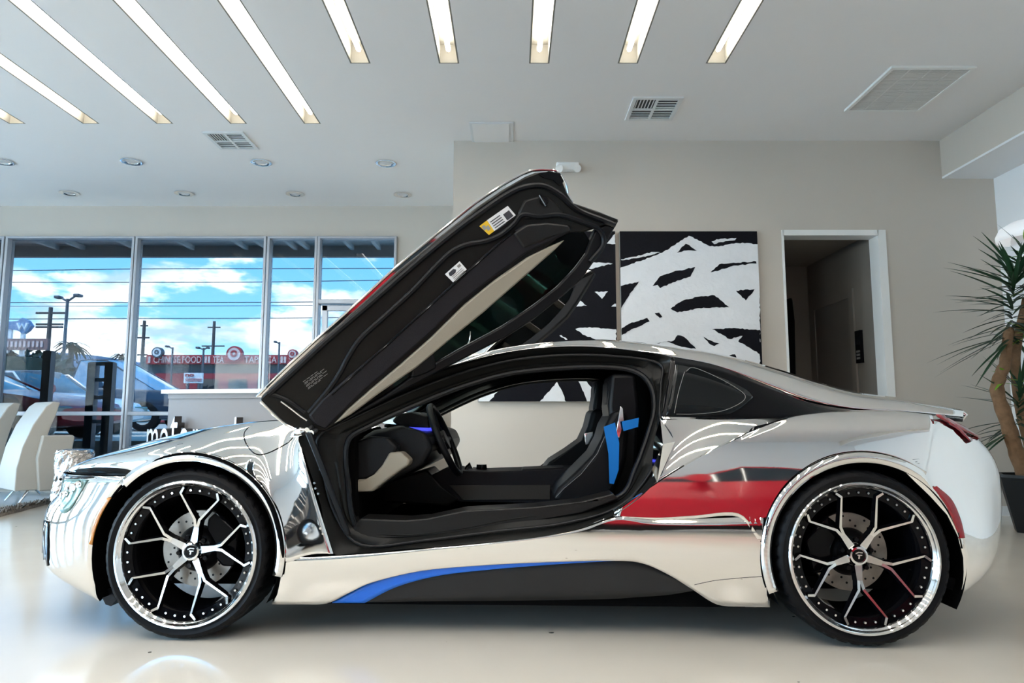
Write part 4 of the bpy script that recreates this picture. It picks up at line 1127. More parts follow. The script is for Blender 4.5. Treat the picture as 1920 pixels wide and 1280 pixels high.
# ---- ceiling fittings
spots = [(5, 302, 'far left downlight of the nearer row'), (247, 302, 'second downlight of the nearer row'), (490, 303.5, 'third downlight of the nearer row'), (724, 305, 'rightmost downlight of the nearer row'),
         (130, 361, 'leftmost downlight of the row by the window wall'), (345, 361.5, 'second downlight of the row by the window wall'), (553, 362.5, 'third downlight of the row by the window wall'), (755, 364, 'rightmost downlight of the row by the window wall')]
for u, v, nm in spots:
    p = at_z(u, v, H)
    t = thing('recessed_downlight', 'small round recessed ceiling lamp, ' + nm, 'ceiling light', p, 0, 'round recessed downlights')
    mb = MB(); mb.lathe([(0.112, 0.0), (0.112, -0.012), (0.085, -0.014), (0.068, -0.004), (0.066, 0.0)], 'z', 32); mb.build('trim_ring', M['chrome_trim'], t)
    mb = MB(); mb.lathe([(0.068, -0.001), (0.05, -0.007), (0.0, -0.009)], 'z', 24); mb.build('lens', M['lamp'], t)
def vent4(name, lab, uv, w, d, frame=True):
    p = at_z(*uv, H); t = thing(name, lab, 'vent', p)
    mb = MB(); b = 0.035
    mb.box((-w, -d, -0.014), (w, -d + b, 0)); mb.box((-w, d - b, -0.014), (w, d, 0)); mb.box((-w, -d + b, -0.014), (-w + b, d - b, 0)); mb.box((w - b, -d + b, -0.014), (w, d - b, 0))
    mb.box((-0.012, -d + b, -0.012), (0.012, d - b, 0)); mb.box((-w + b, -0.010, -0.012), (-0.012, 0.010, 0)); mb.box((0.012, -0.010, -0.012), (w - b, 0.010, 0)); mb.build('frame', M['vent'], t, smooth=False)
    box('backing', (-w + b, -d + b, -0.003), (w - b, d - b, -0.0005), M['dark'], t)
    for sx in (0, 1):
        for sy in (0, 1):
            x0 = (-w + b) if sx == 0 else 0.012; x1 = -0.012 if sx == 0 else w - b; y0 = (-d + b) if sy == 0 else 0.010; y1 = -0.010 if sy == 0 else d - b
            mb = MB()
            if (sx, sy) == (0, 0):
                n = 6
                for q in range(n): a_ = x0 + (x1 - x0) * (q + 0.5) / n; mb.box((a_ - 0.006, y0, -0.010), (a_ + 0.002, y1, -0.004))
            else:
                n = 4
                for q in range(n): a_ = y0 + (y1 - y0) * (q + 0.5) / n; mb.box((x0, a_ - 0.010, -0.010), (x1, a_ + 0.002, -0.005))
            mb.build('louvres', M['vent'], t, smooth=False)
    return t
vent4('ceiling_vent', 'white four-way ceiling vent right of the strip lights', (1225, 203), 0.22, 0.23)
vent4('ceiling_vent', 'white four-way ceiling vent beyond the left strip lights', (434, 263), 0.20, 0.22)
p = at_z(923, 249, H); t = thing('ceiling_panel', 'plain rectangular grey access panel on the ceiling by the wall', 'panel', p)
mb = MB(); mb.box((-0.21, -0.26, -0.012), (0.21, 0.26, 0)); mb.build('cover', M['vent'], t, smooth=False, bevel=0.006)
mb = MB(); mb.box((-0.185, -0.235, -0.016), (0.165, 0.235, -0.012)); mb.build('inset', M['ceiling'], t, smooth=False)
# big return grille
g = [at_z(u, v, H) for u, v in ((1582, 206), (1722, 206), (1832, 123), (1672, 123))]
gx0, gx1, gy0, gy1 = (g[3].x + g[0].x) / 2, (g[2].x + g[1].x) / 2, g[2].y, g[0].y
t = thing('return_grille', 'large square cream return-air grille on the ceiling', 'vent', ((gx0 + gx1) / 2, (gy0 + gy1) / 2, H))
w, d = (gx1 - gx0) / 2, abs(gy1 - gy0) / 2
mb = MB(); b = 0.03; mb.box((-w, -d, -0.02), (w, -d + b, 0)); mb.box((-w, d - b, -0.02), (w, d, 0)); mb.box((-w, -d + b, -0.02), (-w + b, d - b, 0)); mb.box((w - b, -d + b, -0.02), (w, d - b, 0)); mb.build('frame', M['white'], t, smooth=False)
mb = MB(); n = 44
for q in range(n):
    y = -d + b + (2 * d - 2 * b) * (q + 0.5) / n; mb.box((-w + b, y - 0.0065, -0.014), (w - b, y + 0.0035, -0.004))
mb.build('blades', M['grille'], t, smooth=False)
mb = MB(); 
for q in (1, 2, 3): x = -w + 2 * w * q / 4; mb.box((x - 0.008, -d + b, -0.015), (x + 0.008, d - b, -0.003))
for q in (1, 2, 3): y = -d + 2 * d * q / 4; mb.box((-w + b, y - 0.008, -0.015), (w - b, y + 0.008, -0.003))
mb.build('cross_bars', M['grille'], t, smooth=False)
box('backing', (-w + b, -d + b, -0.003), (w - b, d - b, -0.0005), M['grille'], t)
# emergency light
p = at_y(1064, 315, D1); t = thing('emergency_light', 'white twin-head emergency light high on the wall', 'emergency light', p)
mb = MB(); mb.box((-0.115, -0.06, -0.045), (0.115, 0, 0.045)); mb.build('body', M['white'], t, bevel=0.012)
for sx in (-1, 1):
    mb = MB(); mb.tube([(sx * 0.085, -0.05, -0.02), (sx * 0.09, -0.10, -0.04)], [0.03, 0.038], 14); mb.build('lamp_head', M['white'], t)

# ---- paintings
def painting(name, lab, u0, u1, v0, v1, base, whites, blacks, z=None):
    a_, b_ = at_y(u0, v0, D1), at_y(u1, v0, D1); zb = at_y(u0, v1, D1).z; zt = a_.z
    yb = D1 - 0.055
    t = thing(name, lab, 'painting', ((a_.x + b_.x) / 2, D1 - 0.03, (zb + zt) / 2))
    c = Vector(t.location)
    mb = MB(); mb.box((a_.x - c.x, yb - c.y, zb - c.z), (b_.x - c.x, D1 - 0.002 - c.y, zt - c.z)); mb.build('canvas', [M['canvas_side']], t, smooth=False)
    mb = MB(); mb.box((a_.x - c.x + 0.002, yb - 0.002 - c.y, zb - c.z + 0.002), (b_.x - c.x - 0.002, yb - c.y, zt - c.z - 0.002)); mb.build('ground_coat', M[base], t, smooth=False)
    rn = random.Random(5)
    for nm, polys, mm, lift in (('white_stroke', whites, 'canvas_white', 0.005), ('black_stroke', blacks, 'canvas_black', 0.008)):
        for pl in polys:
            q = []; mb = MB()
            for u, v in rough_poly(pl, 4.0, 1.1, rn):
                P = at_y(u, v, yb); P.x = min(max(P.x, a_.x + 0.002), b_.x - 0.002); P.z = min(max(P.z, zb + 0.002), zt - 0.002)
                q.append(Vector((P.x - c.x, yb - lift - c.y, P.z - c.z)))
            mb.prism(q, (0, 0.003, 0)); mb.build(nm, M[mm], t, smooth=False)
    return t
def z8(l): return [(1140 + x / 2.461, 400 + y / 2.461) for x, y in l]
def z6(l): return [(880 + x / 3.763, 420 + y / 3.763) for x, y in l]
painting('abstract_painting', 'black canvas with broad white brush strokes, beside the doorway', 1160, 1416, 436, 752, 'canvas_black',
  [z8([(50, 252), (110, 232), (190, 205), (250, 182), (300, 150), (345, 122), (372, 104), (410, 120), (470, 152), (520, 150), (580, 140), (640, 137), (700, 145), (700, 880), (400, 860), (50, 860)]),
   z8([(60, 212), (120, 200), (200, 178), (240, 180), (215, 188), (130, 207), (62, 216)]), z8([(478, 130), (500, 120), (560, 116), (592, 114), (585, 124), (520, 132), (490, 142)])],
  [z8(l) for l in ([(205, 335), (225, 310), (240, 290), (300, 270), (402, 248), (392, 268), (380, 292), (300, 318), (240, 345), (228, 330)], [(473, 272), (495, 250), (512, 235), (600, 228), (682, 222), (684, 232), (610, 238), (560, 247), (515, 262)],
   [(288, 440), (340, 405), (410, 385), (490, 378), (525, 405), (558, 433), (490, 434), (420, 437), (320, 457)], [(590, 357), (675, 350), (655, 378), (635, 402)], [(55, 535), (100, 508), (180, 482), (192, 498), (120, 530), (60, 562)], [(215, 460), (235, 458), (250, 478), (238, 482)],
   [(480, 535), (570, 530), (700, 537), (700, 650), (650, 618), (600, 590), (620, 565), (560, 580), (520, 555)], [(48, 338), (90, 328), (142, 314), (120, 345), (100, 370), (70, 420), (48, 445)], [(318, 182), (340, 155), (358, 140), (408, 172), (360, 172)],
   [(225, 600), (300, 588), (320, 562), (350, 570), (405, 625), (330, 612), (270, 592)], [(440, 570), (470, 585), (512, 600), (490, 612), (465, 600)], [(560, 655), (585, 650), (600, 700), (560, 690)], [(300, 680), (380, 700), (330, 760), (250, 720)], [(450, 720), (560, 740), (500, 800), (420, 790)])])
painting('abstract_painting', 'white canvas covered in wide black brush strokes, mostly behind the raised doors', 898, 1152, 436, 753, 'canvas_black',
  [z6(l) for l in ([(970, 137), (1015, 78), (1030, 70), (1030, 140)], [(798, 332), (840, 285), (862, 274), (930, 272), (1010, 280), (920, 300), (830, 322)], [(884, 478), (930, 476), (978, 475), (955, 505), (936, 527), (915, 505)], [(713, 585), (740, 558), (770, 530), (800, 552), (828, 576), (770, 580)],
   [(748, 740), (800, 732), (880, 730), (960, 738), (1035, 742), (1035, 822), (940, 822), (870, 806), (800, 780)], [(1002, 582), (1025, 562), (1035, 562), (1035, 582)], [(468, 790), (490, 785), (525, 815), (505, 818)], [(636, 785), (650, 784), (692, 815), (678, 816)],
   [(62, 1185), (180, 1140), (320, 1072), (240, 1140), (190, 1190), (140, 1255), (62, 1255)], [(498, 1255), (550, 1190), (585, 1150), (618, 1113), (650, 1170), (682, 1255)], [(706, 1038), (765, 1036), (810, 1090), (860, 1150), (900, 1215), (910, 1255), (830, 1255), (812, 1200), (770, 1110)],
   [(905, 1075), (925, 1066), (940, 1092), (930, 1100)], [(950, 1052), (1000, 1052), (990, 1090), (970, 1080)])] + [[(900, 445), (985, 440), (1010, 470), (960, 520), (905, 530)]], [])

# ---- reception desk with raised letters
YD = 7.55
dk = thing('reception_desk', 'curved grey reception desk with white counter top and raised lettering', 'desk', (at_y(460, 760, YD).x, YD + 0.5, 0))
c = Vector(dk.location)
zt = at_y(300, 729, YD).z
xl = at_y(296, 780, YD).x - c.x; xr = at_y(760, 780, YD).x - c.x
def bow(x): return -0.5 + 0.22 * ((x - (xl + xr) / 2) / ((xr - xl) / 2)) ** 2 - 0.0
N = 30; fr = [Vector((xl + (xr - xl) * k / N, bow(xl + (xr - xl) * k / N), 0)) for k in range(N + 1)]
body = fr + [Vector((xr, 0.35, 0)), Vector((xl, 0.35, 0))]
mb = MB(); mb.prism([p + Vector((0, 0, 0.02)) for p in body], (0, 0, zt - 0.12)); mb.build('front_panel', M['desk'], dk, angle=30)
mb = MB(); mb.prism([p + Vector((0, 0 if p.y > 0 else -0.02, zt - 0.10)) for p in body], (0, 0, 0.06)); mb.build('cornice', M['desk'], dk, angle=30)
mb = MB(); top = [Vector((p.x * 1.012 - (0.05 if k == 0 or k == N + 2 else 0), p.y - 0.06 if p.y < 0 else p.y, zt - 0.045)) for k, p in enumerate(body)]
mb.prism(top, (0, 0, 0.045)); mb.build('counter_top', M['desk_top'], dk, angle=30, bevel=0.004)
for ch, u, v0, v1 in (('m', 262, 804, 850), ('o', 292, 803, 850), ('t', 315, 780, 850), ('o', 336, 803, 850), ('r', 364, 804, 850), ('l', 447, 782, 850)):
    p = at_y(u, v1, YD); x = p.x - c.x
    me = text_mesh(ch, 0.5, 0.045)
    co = [vv.co for vv in me.vertices]; x0 = min(q.x for q in co); y0, y1 = min(q.y for q in co), max(q.y for q in co)
    hgt = at_y(u, v0, YD).z - p.z; s = hgt / (y1 - y0)
    me.transform(Matrix.Translation((x, bow(x) - 0.075, p.z)) @ Matrix.Rotation(math.radians(-28), 4, 'Z') @ Matrix.Rotation(pi / 2, 4, 'X') @ Matrix.Diagonal((s * 0.5, s, 1, 1)) @ Matrix.Translation((-x0, -y0, 0)))
    me.materials.clear(); me.materials.append(M['letter']); me.materials.append(M['letter_side'])
    fn = Vector((-sin(math.radians(28)), -cos(math.radians(28)), 0))
    for f in me.polygons: f.material_index = 0 if f.normal.dot(fn) > 0.9 else 1
    me.name = 'sign_letter'; o = bpy.data.objects.new('sign_letter', me); COL.objects.link(o); o.parent = dk

# ---- lounge: rug, chairs, hammered side table
rp = [at_z(u, v, 0.045) for u, v in ((-420, 1040), (0, 960), (60, 945), (117, 930), (150, 914))]
rp = [Vector((p.x, p.y, 0)) for p in rp]
rug = [rp[0], rp[1], rp[2], rp[3], rp[4], Vector((rp[4].x + 0.15, 8.70, 0)), Vector((rp[0].x - 0.4, 8.70, 0))]
mb = MB(); mb.prism([p + Vector((0, 0, 0.001)) for p in rug], (0, 0, 0.03)); ro = mb.build('shaggy_rug', M['rug'], smooth=False)
tag(ro, 'mottled brown shaggy rug under the ivory chairs', 'rug', kind=None)
# tufts on the rug, as loose pile
mb = MB()
from mathutils.geometry import intersect_point_tri_2d
rr = random.Random(3)
minx, maxx = min(p.x for p in rug), max(p.x for p in rug); miny = min(p.y for p in rug)
cnt = 0
def inside(x, y):
    ins = False; n = len(rug)
    for i in range(n):
        a_, b_ = rug[i], rug[(i + 1) % n]
        if (a_.y > y) != (b_.y > y) and x < (b_.x - a_.x) * (y - a_.y) / (b_.y - a_.y) + a_.x: ins = not ins
    return ins
while cnt < 2600:
    x, y = rr.uniform(max(minx, -6.6), maxx), rr.uniform(miny, 8.7)
    if not inside(x, y): continue
    cnt += 1; a_ = rr.uniform(0, 2 * pi); l = rr.uniform(0.02, 0.05); w = 0.014
    d = Vector((cos(a_), sin(a_), 0)); s = Vector((-d.y, d.x, 0)) * w; b0 = Vector((x, y, 0.03))
    mb.add([b0 - s, b0 + s, b0 + d * l + Vector((0, 0, rr.uniform(0.02, 0.05)))], [(0, 1, 2)])
pile = mb.build('pile', M['rug'], ro, smooth=False, recalc=False); pile['kind'] = 'stuff'

def lounge_chair(loc, rz, lab, arm=True):
    t = thing('lounge_chair', lab, 'chair', loc, rz, 'ivory lounge chairs')
    # side profile (x forward, z up): one swooping shell, 0.52 wide
    prof_o = [(-0.36, 0.17), (-0.36, 0.40), (-0.32, 0.62), (-0.24, 0.85), (-0.13, 1.05), (-0.07, 1.10)]
    prof_i = [(0.0, 1.09), (-0.02, 1.00), (-0.08, 0.80), (-0.12, 0.62), (-0.12, 0.50), (-0.02, 0.47), (0.16, 0.475), (0.28, 0.46), (0.31, 0.42), (0.30, 0.20), (0.28, 0.17)]
    pr_ = [Vector((x, 0, z)) for x, z in prof_o + prof_i]
    mb = MB(); mb.prism([p + Vector((0, -0.29, 0)) for p in pr_], (0, 0.58, 0)); mb.build('shell', M['chair'], t, bevel=0.035, seg=4, angle=60)
    mb = MB(); mb.box((-0.08, -0.25, 0.462), (0.29, 0.25, 0.53)); mb.build('seat_cushion', M['chair'], t, bevel=0.03, seg=4)
    for s in ((-1,) if arm else ()):
        mb = MB(); mb.prism([Vector((x, s * 0.33 - 0.035, z)) for x, z in ((-0.16, 0.16), (0.08, 0.16), (0.14, 0.72), (0.12, 0.74), (-0.16, 0.74), (-0.2, 0.5))], (0, 0.07, 0)); mb.build('arm', M['chair'], t, bevel=0.025, seg=4)
    for sx in (-1, 1):
        for sy in (-1, 1):
            mb = MB(); mb.tube([(sx * 0.20, sy * 0.20, 0.18), (sx * 0.30, sy * 0.23, 0.032)], [0.016, 0.012], 10); mb.build('leg', M['chrome_trim'], t)
    return t
ca_ = at_y(72, 850, 7.6)
lounge_chair((ca_.x, 7.75, 0), math.radians(50), 'ivory high-back leather armchair beside the hammered metal stool')
cb_ = at_y(8, 850, 8.2)
lounge_chair((cb_.x, 8.2, 0), math.radians(60), 'ivory high-back leather chair cut by the left picture edge', False)
# hammered metal stool
p = at_y(139, 870, 7.25); zz = at_y(139, 842, 7.25).z
t = thing('metal_stool', 'round hammered silver and copper stool between the chairs and the car', 'stool', (p.x, 7.25, 0))
N = 40; rr = random.Random(9); rows = []
prof = [(0.10, 0.001), (0.165, 0.03), (0.185, 0.12), (0.17, 0.25), (0.165, 0.32), (0.175, zz - 0.09), (0.17, zz - 0.03), (0.14, zz), (0.0, zz)]
P2 = cm([Vector((r, 0, h)) for r, h in prof], 26)
for q in P2:
    rows.append([Vector((max(0, q.x + (rr.uniform(-0.012, 0.012) if 0.1 < q.x else 0)) * cos(2 * pi * k / N), max(0, q.x + (rr.uniform(-0.012, 0.012) if 0.1 < q.x else 0)) * sin(2 * pi * k / N), q.z)) for k in range(N)])
for r in rows: r.append(r[0])
mb = MB(); mb.grid(rows); mb.build('drum', M['mosaic'], t, smooth=False)

# ---- yucca in a faceted planter
YP = 5.75
PX = at_y(1925, 900, YP)
t = thing('yucca_plant', 'tall potted yucca with bare trunks in a black planter', 'plant', (PX.x + 0.06, YP, 0))
zp = at_y(1900, 889, YP).z
mb = MB()
rings = [(0.17, 0.0), (0.27, zp * 0.95), (0.27, zp), (0.245, zp), (0.235, zp - 0.05)]
mb.lathe(rings, 'z', 6); mb.build('planter', M['pot'], t, smooth=False)
mb = MB(); mb.lathe([(0.238, zp - 0.05), (0.15, zp - 0.025), (0.0, zp - 0.015)], 'z', 18); mb.build('soil', M['soil'], t)
c = Vector(t.location)
def tp(u, v, dy=0.0): return at_y(u, v, YP + dy) - c
tr1 = cm([Vector((-0.06, 0, zp - 0.03)), tp(1907, 850), tp(1888, 790), tp(1870, 735), tp(1875, 705), tp(1885, 680), tp(1887, 650), tp(1893, 615)], 30)
mb = MB(); mb.tube(tr1, [0.062 - 0.026 * k / 29 + 0.004 * sin(k * 2.1) for k in range(30)], 12); mb.build('trunk', M['bark'], t)
tr2 = cm([Vector((0.08, 0.06, zp - 0.03)), tp(1935, 850, .1), tp(1915, 770, .1), tp(1905, 700, .1), tp(1906, 650, .1), tp(1925, 560, .1)], 24)
mb = MB(); mb.tube(tr2, [0.05 - 0.018 * k / 23 for k in range(24)], 12); mb.build('trunk', M['bark'], t)
tr3 = cm([Vector((0.02, 0.10, zp - 0.03)), tp(1960, 830, .15), tp(1950, 760, .15)], 12)
mb = MB(); mb.tube(tr3, 0.03, 10); mb.build('trunk', M['bark'], t)
def crown(name, tips, rn, m, n, lmin, lmax, spread, w=0.021, droop=0.25, up=0.3):
    mb = MB()
    for (base, top, cnt) in tips:
        for k in range(cnt):
            f = rn.random(); o = base.lerp(top, f)
            az = rn.uniform(0, 2 * pi); el = (-0.35 + 1.35 * f ** 1.2) + rn.uniform(-0.2, 0.2)
            el = max(-0.7, min(1.45, el))
            d = Vector((cos(az) * cos(el), sin(az) * cos(el), sin(el)))
            L = rn.uniform(lmin, lmax) * (1.0 - 0.25 * f)
            side = d.cross(Vector((0, 0, 1))); side = side.normalized() if side.length > 0.05 else Vector((1, 0, 0))
            nn = side.cross(d)
            K = 6; vs = []
            for q in range(K + 1):
                s = q / K; ww = w * (0.45 + 1.5 * s * (1 - s) * 1.3) * (1 - s ** 4) if q < K else 0.001
                cpt = o + d * L * s + Vector((0, 0, -droop * L * s * s * cos(el)))
                vs += [cpt - side * ww + nn * ww * 0.35, cpt, cpt + side * ww + nn * ww * 0.35]
            fs = []
            for q in range(K):
                for e in (0, 1): fs.append((q * 3 + e, q * 3 + e + 1, (q + 1) * 3 + e + 1, (q + 1) * 3 + e))
            for q in vs: q.x = min(q.x, XR - 0.03 - c.x); q.y = min(q.y, D1 - 0.03 - c.y)
            mb.add(vs, fs)
    return mb.build(name, m, t, recalc=False)
rn = random.Random(21)
crown('leaf_crown', [(tp(1895, 640), tp(1903, 500), 105)], rn, M['leaf'], 0, 0.42, 0.72, 1, w=0.017, droop=0.12)
crown('leaf_crown', [(tp(1925, 600, .1), tp(1930, 470, .1), 50)], rn, M['leaf'], 0, 0.36, 0.6, 1, w=0.017, droop=0.12)
crown('leaf_crown', [(tp(1900, 820, .02), tp(1915, 730, .0), 40)], rn, M['leaf'], 0, 0.36, 0.62, 1, w=0.016, droop=0.15)
crown('young_leaves', [(tp(1918, 560, .0), tp(1925, 450, .0), 14), (tp(1885, 720), tp(1885, 700), 6), (tp(1922, 640), tp(1922, 610), 8)], rn, M['leaf_new'], 0, 0.14, 0.26, 1, w=0.016)
# ---- white dome floor lamp at the right edge
p = at_y(1915, 430, 6.25); t = thing('floor_lamp', 'white domed floor lamp behind the top of the yucca', 'lamp', (p.x + 0.12, 6.3, 0))
zb, zt = at_y(1900, 447, 6.25).z, at_y(1900, 410, 6.25).z
mb = MB(); mb.lathe([(0.27, zb), (0.275, zb + 0.05), (0.24, zb + 0.12), (0.15, zt - 0.015), (0.0, zt)], 'z', 40); mb.build('shade', M['shade'], t, solid=0.006)
mb = MB(); mb.tube([(0, 0, 0.03), (0, 0, zt - 0.02)], 0.012, 10); mb.build('pole', M['white'], t)
mb = MB(); mb.lathe([(0.0, 0.0), (0.16, 0.0), (0.16, 0.02), (0.02, 0.035), (0.0, 0.035)], 'z', 32); mb.build('base', M['white'], t)
# ================================================================== OUTSIDE
GP = -0.12
GZ = 0.60
gm = MB(); gm.box((-60, 10.0, GZ - 0.5), (60, 130, GZ)); gm.box((-60, D2 + 0.15, GP - 0.1), (60, 10.0, GP)); gm.box((-60, -60, GP - 0.1), (XL - 0.16, D2 + 0.15, GP)); gm.box((XL - 0.16, -60, GP - 0.1), (60, YF - T - 0.01, GP)); gm.box((XR + T + 0.01, YF - T, GP - 0.1), (60, D2 + 0.15, GP))
struct(gm.build('ground', M['asphalt'], smooth=False))
def up(u, v, Y): return at_y(u, v, Y)
# canopy over the pavement
YC = D2 + 2.1
zc0 = at_y(300, 482, YC).z; zc1 = at_y(300, 464, YC).z
cn = thing('canopy', 'grey metal canopy outside along the top of the windows', 'canopy', (-4, D2 + 1.2, zc1))
mb = MB(); mb.box((-12, -1.05, 0.02), (6, 0.9, 0.10)); mb.build('deck', M['canopy'], cn, smooth=False)
mb = MB(); mb.box((-12, 0.86, zc0 - zc1), (6, 0.96, 0.14)); mb.build('fascia', M['canopy_dark'], cn, smooth=False)
for u in (35, 88, 195, 310, 420, 462, 520, 545, 635, 690):
    x = at_y(u, 470, D2 + 1.2).x + 4
    mb = MB(); mb.box((x - 0.03, -1.0, -0.05), (x + 0.03, 0.86, 0.02)); mb.build('rib', M['canopy_rib'], cn, smooth=False)
# the building's roof outside shading the pavement is the ceiling slab
def simple_car(name, lab, loc, rz, paint, kind='sedan', L=4.5, wdt=1.78, hgt=1.42, cat='car'):
    t = thing(name, lab, cat, loc, rz)
    hw = wdt / 2
    if kind == 'sedan':
        st = [(-.5, .30, .52, .80), (-.47, .24, .62, .88), (-.36, .20, .72, .97), (-.16, .19, .84, 1.0), (.1, .19, .88, 1.0), (.32, .20, .90, .98), (.44, .24, .88, .90), (.49, .30, .74, .84), (.5, .34, .62, .80)]
        cab = [(-.22, .85, .0), (-.06, .0, 1.0), (.12, .0, 1.02), (.22, .0, .97), (.40, .88, .0)]
    elif kind == 'coupe':
        st = [(-.5, .28, .46, .78), (-.47, .22, .56, .88), (-.36, .18, .66, .97), (-.16, .17, .76, 1.0), (.1, .17, .80, 1.0), (.32, .18, .84, 1.0), (.44, .22, .82, .92), (.49, .30, .70, .84), (.5, .34, .60, .80)]
        cab = [(-.18, .76, .0), (0.0, .0, 1.0), (.10, .0, 1.0), (.40, .84, .0)]
    else:
        st = [(-.5, .34, .80, .90), (-.48, .30, .98, .95), (-.36, .28, 1.04, 1.0), (-.16, .28, 1.08, 1.0), (.1, .28, 1.10, 1.0), (.3, .28, 1.10, 1.0), (.47, .30, 1.06, .97), (.5, .4, .95, .92)]
        cab = [(-.36, 1.03, .0), (-.09, .0, 1.0), (-.02, .0, 1.02), (.04, .0, 1.0), (.07, 1.09, .0)]
    rows = []
    for fx, zb, zt, wf in st:
        x = fx * L; w = hw * wf
        rows.append([Vector((x, y, z)) for y, z in ((-w * .6, zb), (-w * .96, zb + .03), (-w, zb + (zt - zb) * .45), (-w * .985, zb + (zt - zb) * .8), (-w * .90, zt), (-w * .4, zt + .025), (0, zt + .03), (w * .4, zt + .025), (w * .90, zt), (w * .985, zb + (zt - zb) * .8), (w, zb + (zt - zb) * .45), (w * .96, zb + .03), (w * .6, zb), (-w * .6, zb))])
    mb = MB(); mb.grid(rows); mb.add(rows[0], [tuple(range(13))]); mb.add(rows[-1], [tuple(range(13))])
    mb.build('body', paint, t, angle=35)
    belt = lambda fx: lin(fx, [s[0] for s in st], [s[2] for s in st])
    gl = MB(); rp = []
    for k, (fx, zb, zf) in enumerate(cab):
        x = fx * L
        if zf == 0.0: rp.append((x, belt(fx) - 0.03, hw * .80))
        else: rp.append((x, belt(fx) + (hgt - belt(fx)) * zf, hw * .62))
    rows = [[Vector((x, -hw * .88, min(z, belt(x / L)) - 0.02)), Vector((x, -(w + hw * .05), z - 0.06)), Vector((x, -w * .8, z)), Vector((x, 0, z + 0.025)), Vector((x, w * .8, z)), Vector((x, w + hw * .05, z - 0.06)), Vector((x, hw * .88, min(z, belt(x / L)) - 0.02))] for x, z, w in rp]
    gl.grid(rows); gl.build('greenhouse', M['car_glass'] if kind != 'truck' else M['pale_glass'], t, angle=35)
    rf_ = [[p + Vector((0, 0, 0.012)) for p in r[2:5]] for r in rows[1:-1]]
    mb = MB(); mb.grid(rf_); mb.build('roof', paint, t, solid=0.02)
    for s in (-1, 1):
        pts = [Vector((r[1].x, r[1].y * (1 if s < 0 else -1), r[1].z + 0.03)) for r in rows]
        mb = MB(); mb.tube(pts, 0.022, 6); mb.build('roof_rail', paint, t)
    R = 0.33 if kind != 'truck' else 0.38
    for fx in (-.31, .30):
        for s in (-1, 1):
            mb = MB(); mb.lathe([(0.0, -0.02), (R * .62, -0.02), (R * .66, -0.035), (R * .92, -0.035), (R, 0.0), (R, 0.18), (0, 0.18)], 'y', 28)
            w = mb.build('wheel', M['rubber'], t, loc=(fx * L, -hw * 0.99 if s < 0 else hw * 0.99, R))
            if s > 0: w.rotation_euler = (0, 0, pi)
            mb = MB(); mb.lathe([(0.0, -0.03), (R * .25, -0.035), (R * .58, -0.024), (R * .6, -0.015)], 'y', 20); h = mb.build('hub_cap', M['chrome_trim'], w)
    mb = MB()
    for s in (-1, 1): mb.box((-.485 * L - 0.06, s * hw * .72 - 0.16, belt(-.47) - 0.18), (-.47 * L, s * hw * .72 + 0.16, belt(-.47) - 0.06))
    mb.build('headlights', M['headlamp'], t, bevel=0.02)
    mb = MB()
    for s in (-1, 1): mb.box((.47 * L, s * hw * .72 - 0.15, belt(.47) - 0.22), (.497 * L + 0.02, s * hw * .72 + 0.15, belt(.47) - 0.10))
    mb.build('tail_lights', M['redlens'], t, bevel=0.02)
    for s in (-1, 1):
        mb = MB(); x = -.11 * L; mb.tube([(x, s * hw * .86, belt(-.11) + 0.04), (x, s * (hw + 0.12), belt(-.11) + 0.08)], [0.03, 0.085], 10); mb.build('side_mirror', paint, t)
    return t
def skirt(t, L, hw):
    mb = MB(); mb.box((-.27 * L, -hw * 1.0, 0.15), (.25 * L, hw * 1.0, 0.30)); mb.build('side_skirt', M['black'], t, smooth=False)
def onground(u, v, Y): p = at_y(u, v, Y); return (p.x, Y, GZ)
simple_car('car', 'low red car parked nearest outside the left windows', onground(-48, 800, 11.3), pi - 0.12, M['car_red'], 'coupe', hgt=1.06, L=4.2)
simple_car('car', 'white sedan parked outside behind the red car', onground(56, 760, 14.4), pi - 0.32, M['car_white'], hgt=1.27, L=4.6)
simple_car('car', 'silver hatchback parked outside past the nose of the white sedan', onground(165, 745, 21.3), pi - 0.2, M['car_silver'], hgt=1.5, L=4.2)
simple_car('pickup_truck', 'dark truck with a tall pale raked windscreen parked beyond the desk', onground(190, 745, 18.6), pi, M['car_navy'], 'truck', L=5.4, wdt=2.0, hgt=1.85, cat='truck')
# twin dark uprights of a parked lift frame
t = thing('lift_frame', 'two dark steel uprights standing outside the left window', 'lift frame', (at_y(190, 700, 9.5).x, 9.5, GP))
c = Vector(t.location)
for u in (175, 207):
    x = at_y(u, 700, 9.5).x - c.x; z = at_y(u, 680, 9.5).z - GP
    mb = MB(); mb.box((x - 0.055, -0.05, 0), (x + 0.055, 0.05, z)); mb.build('upright', M['steel'], t, smooth=False)
mb = MB(); x0, x1 = at_y(168, 700, 9.5).x - c.x, at_y(214, 700, 9.5).x - c.x
for v in (682, 712, 745, 790): z = at_y(190, v, 9.5).z - GP; mb.box((x0, -0.03, z - 0.025), (x1, 0.03, z + 0.025))
mb.build('crossbars', M['sign_white'], t, smooth=False)
t = thing('bollard_post', 'dark steel post outside in the middle of the left window', 'post', (at_y(90, 700, 9.4).x, 9.4, GP))
z = at_y(90, 658, 9.4).z - GP
mb = MB(); mb.box((-0.055, -0.05, 0), (0.055, 0.05, z)); mb.build('shaft', M['steel'], t, smooth=False)
mb = MB(); mb.box((-0.10, -0.1, 0), (0.10, 0.1, 0.03)); mb.build('base_plate', M['steel'], t, smooth=False)

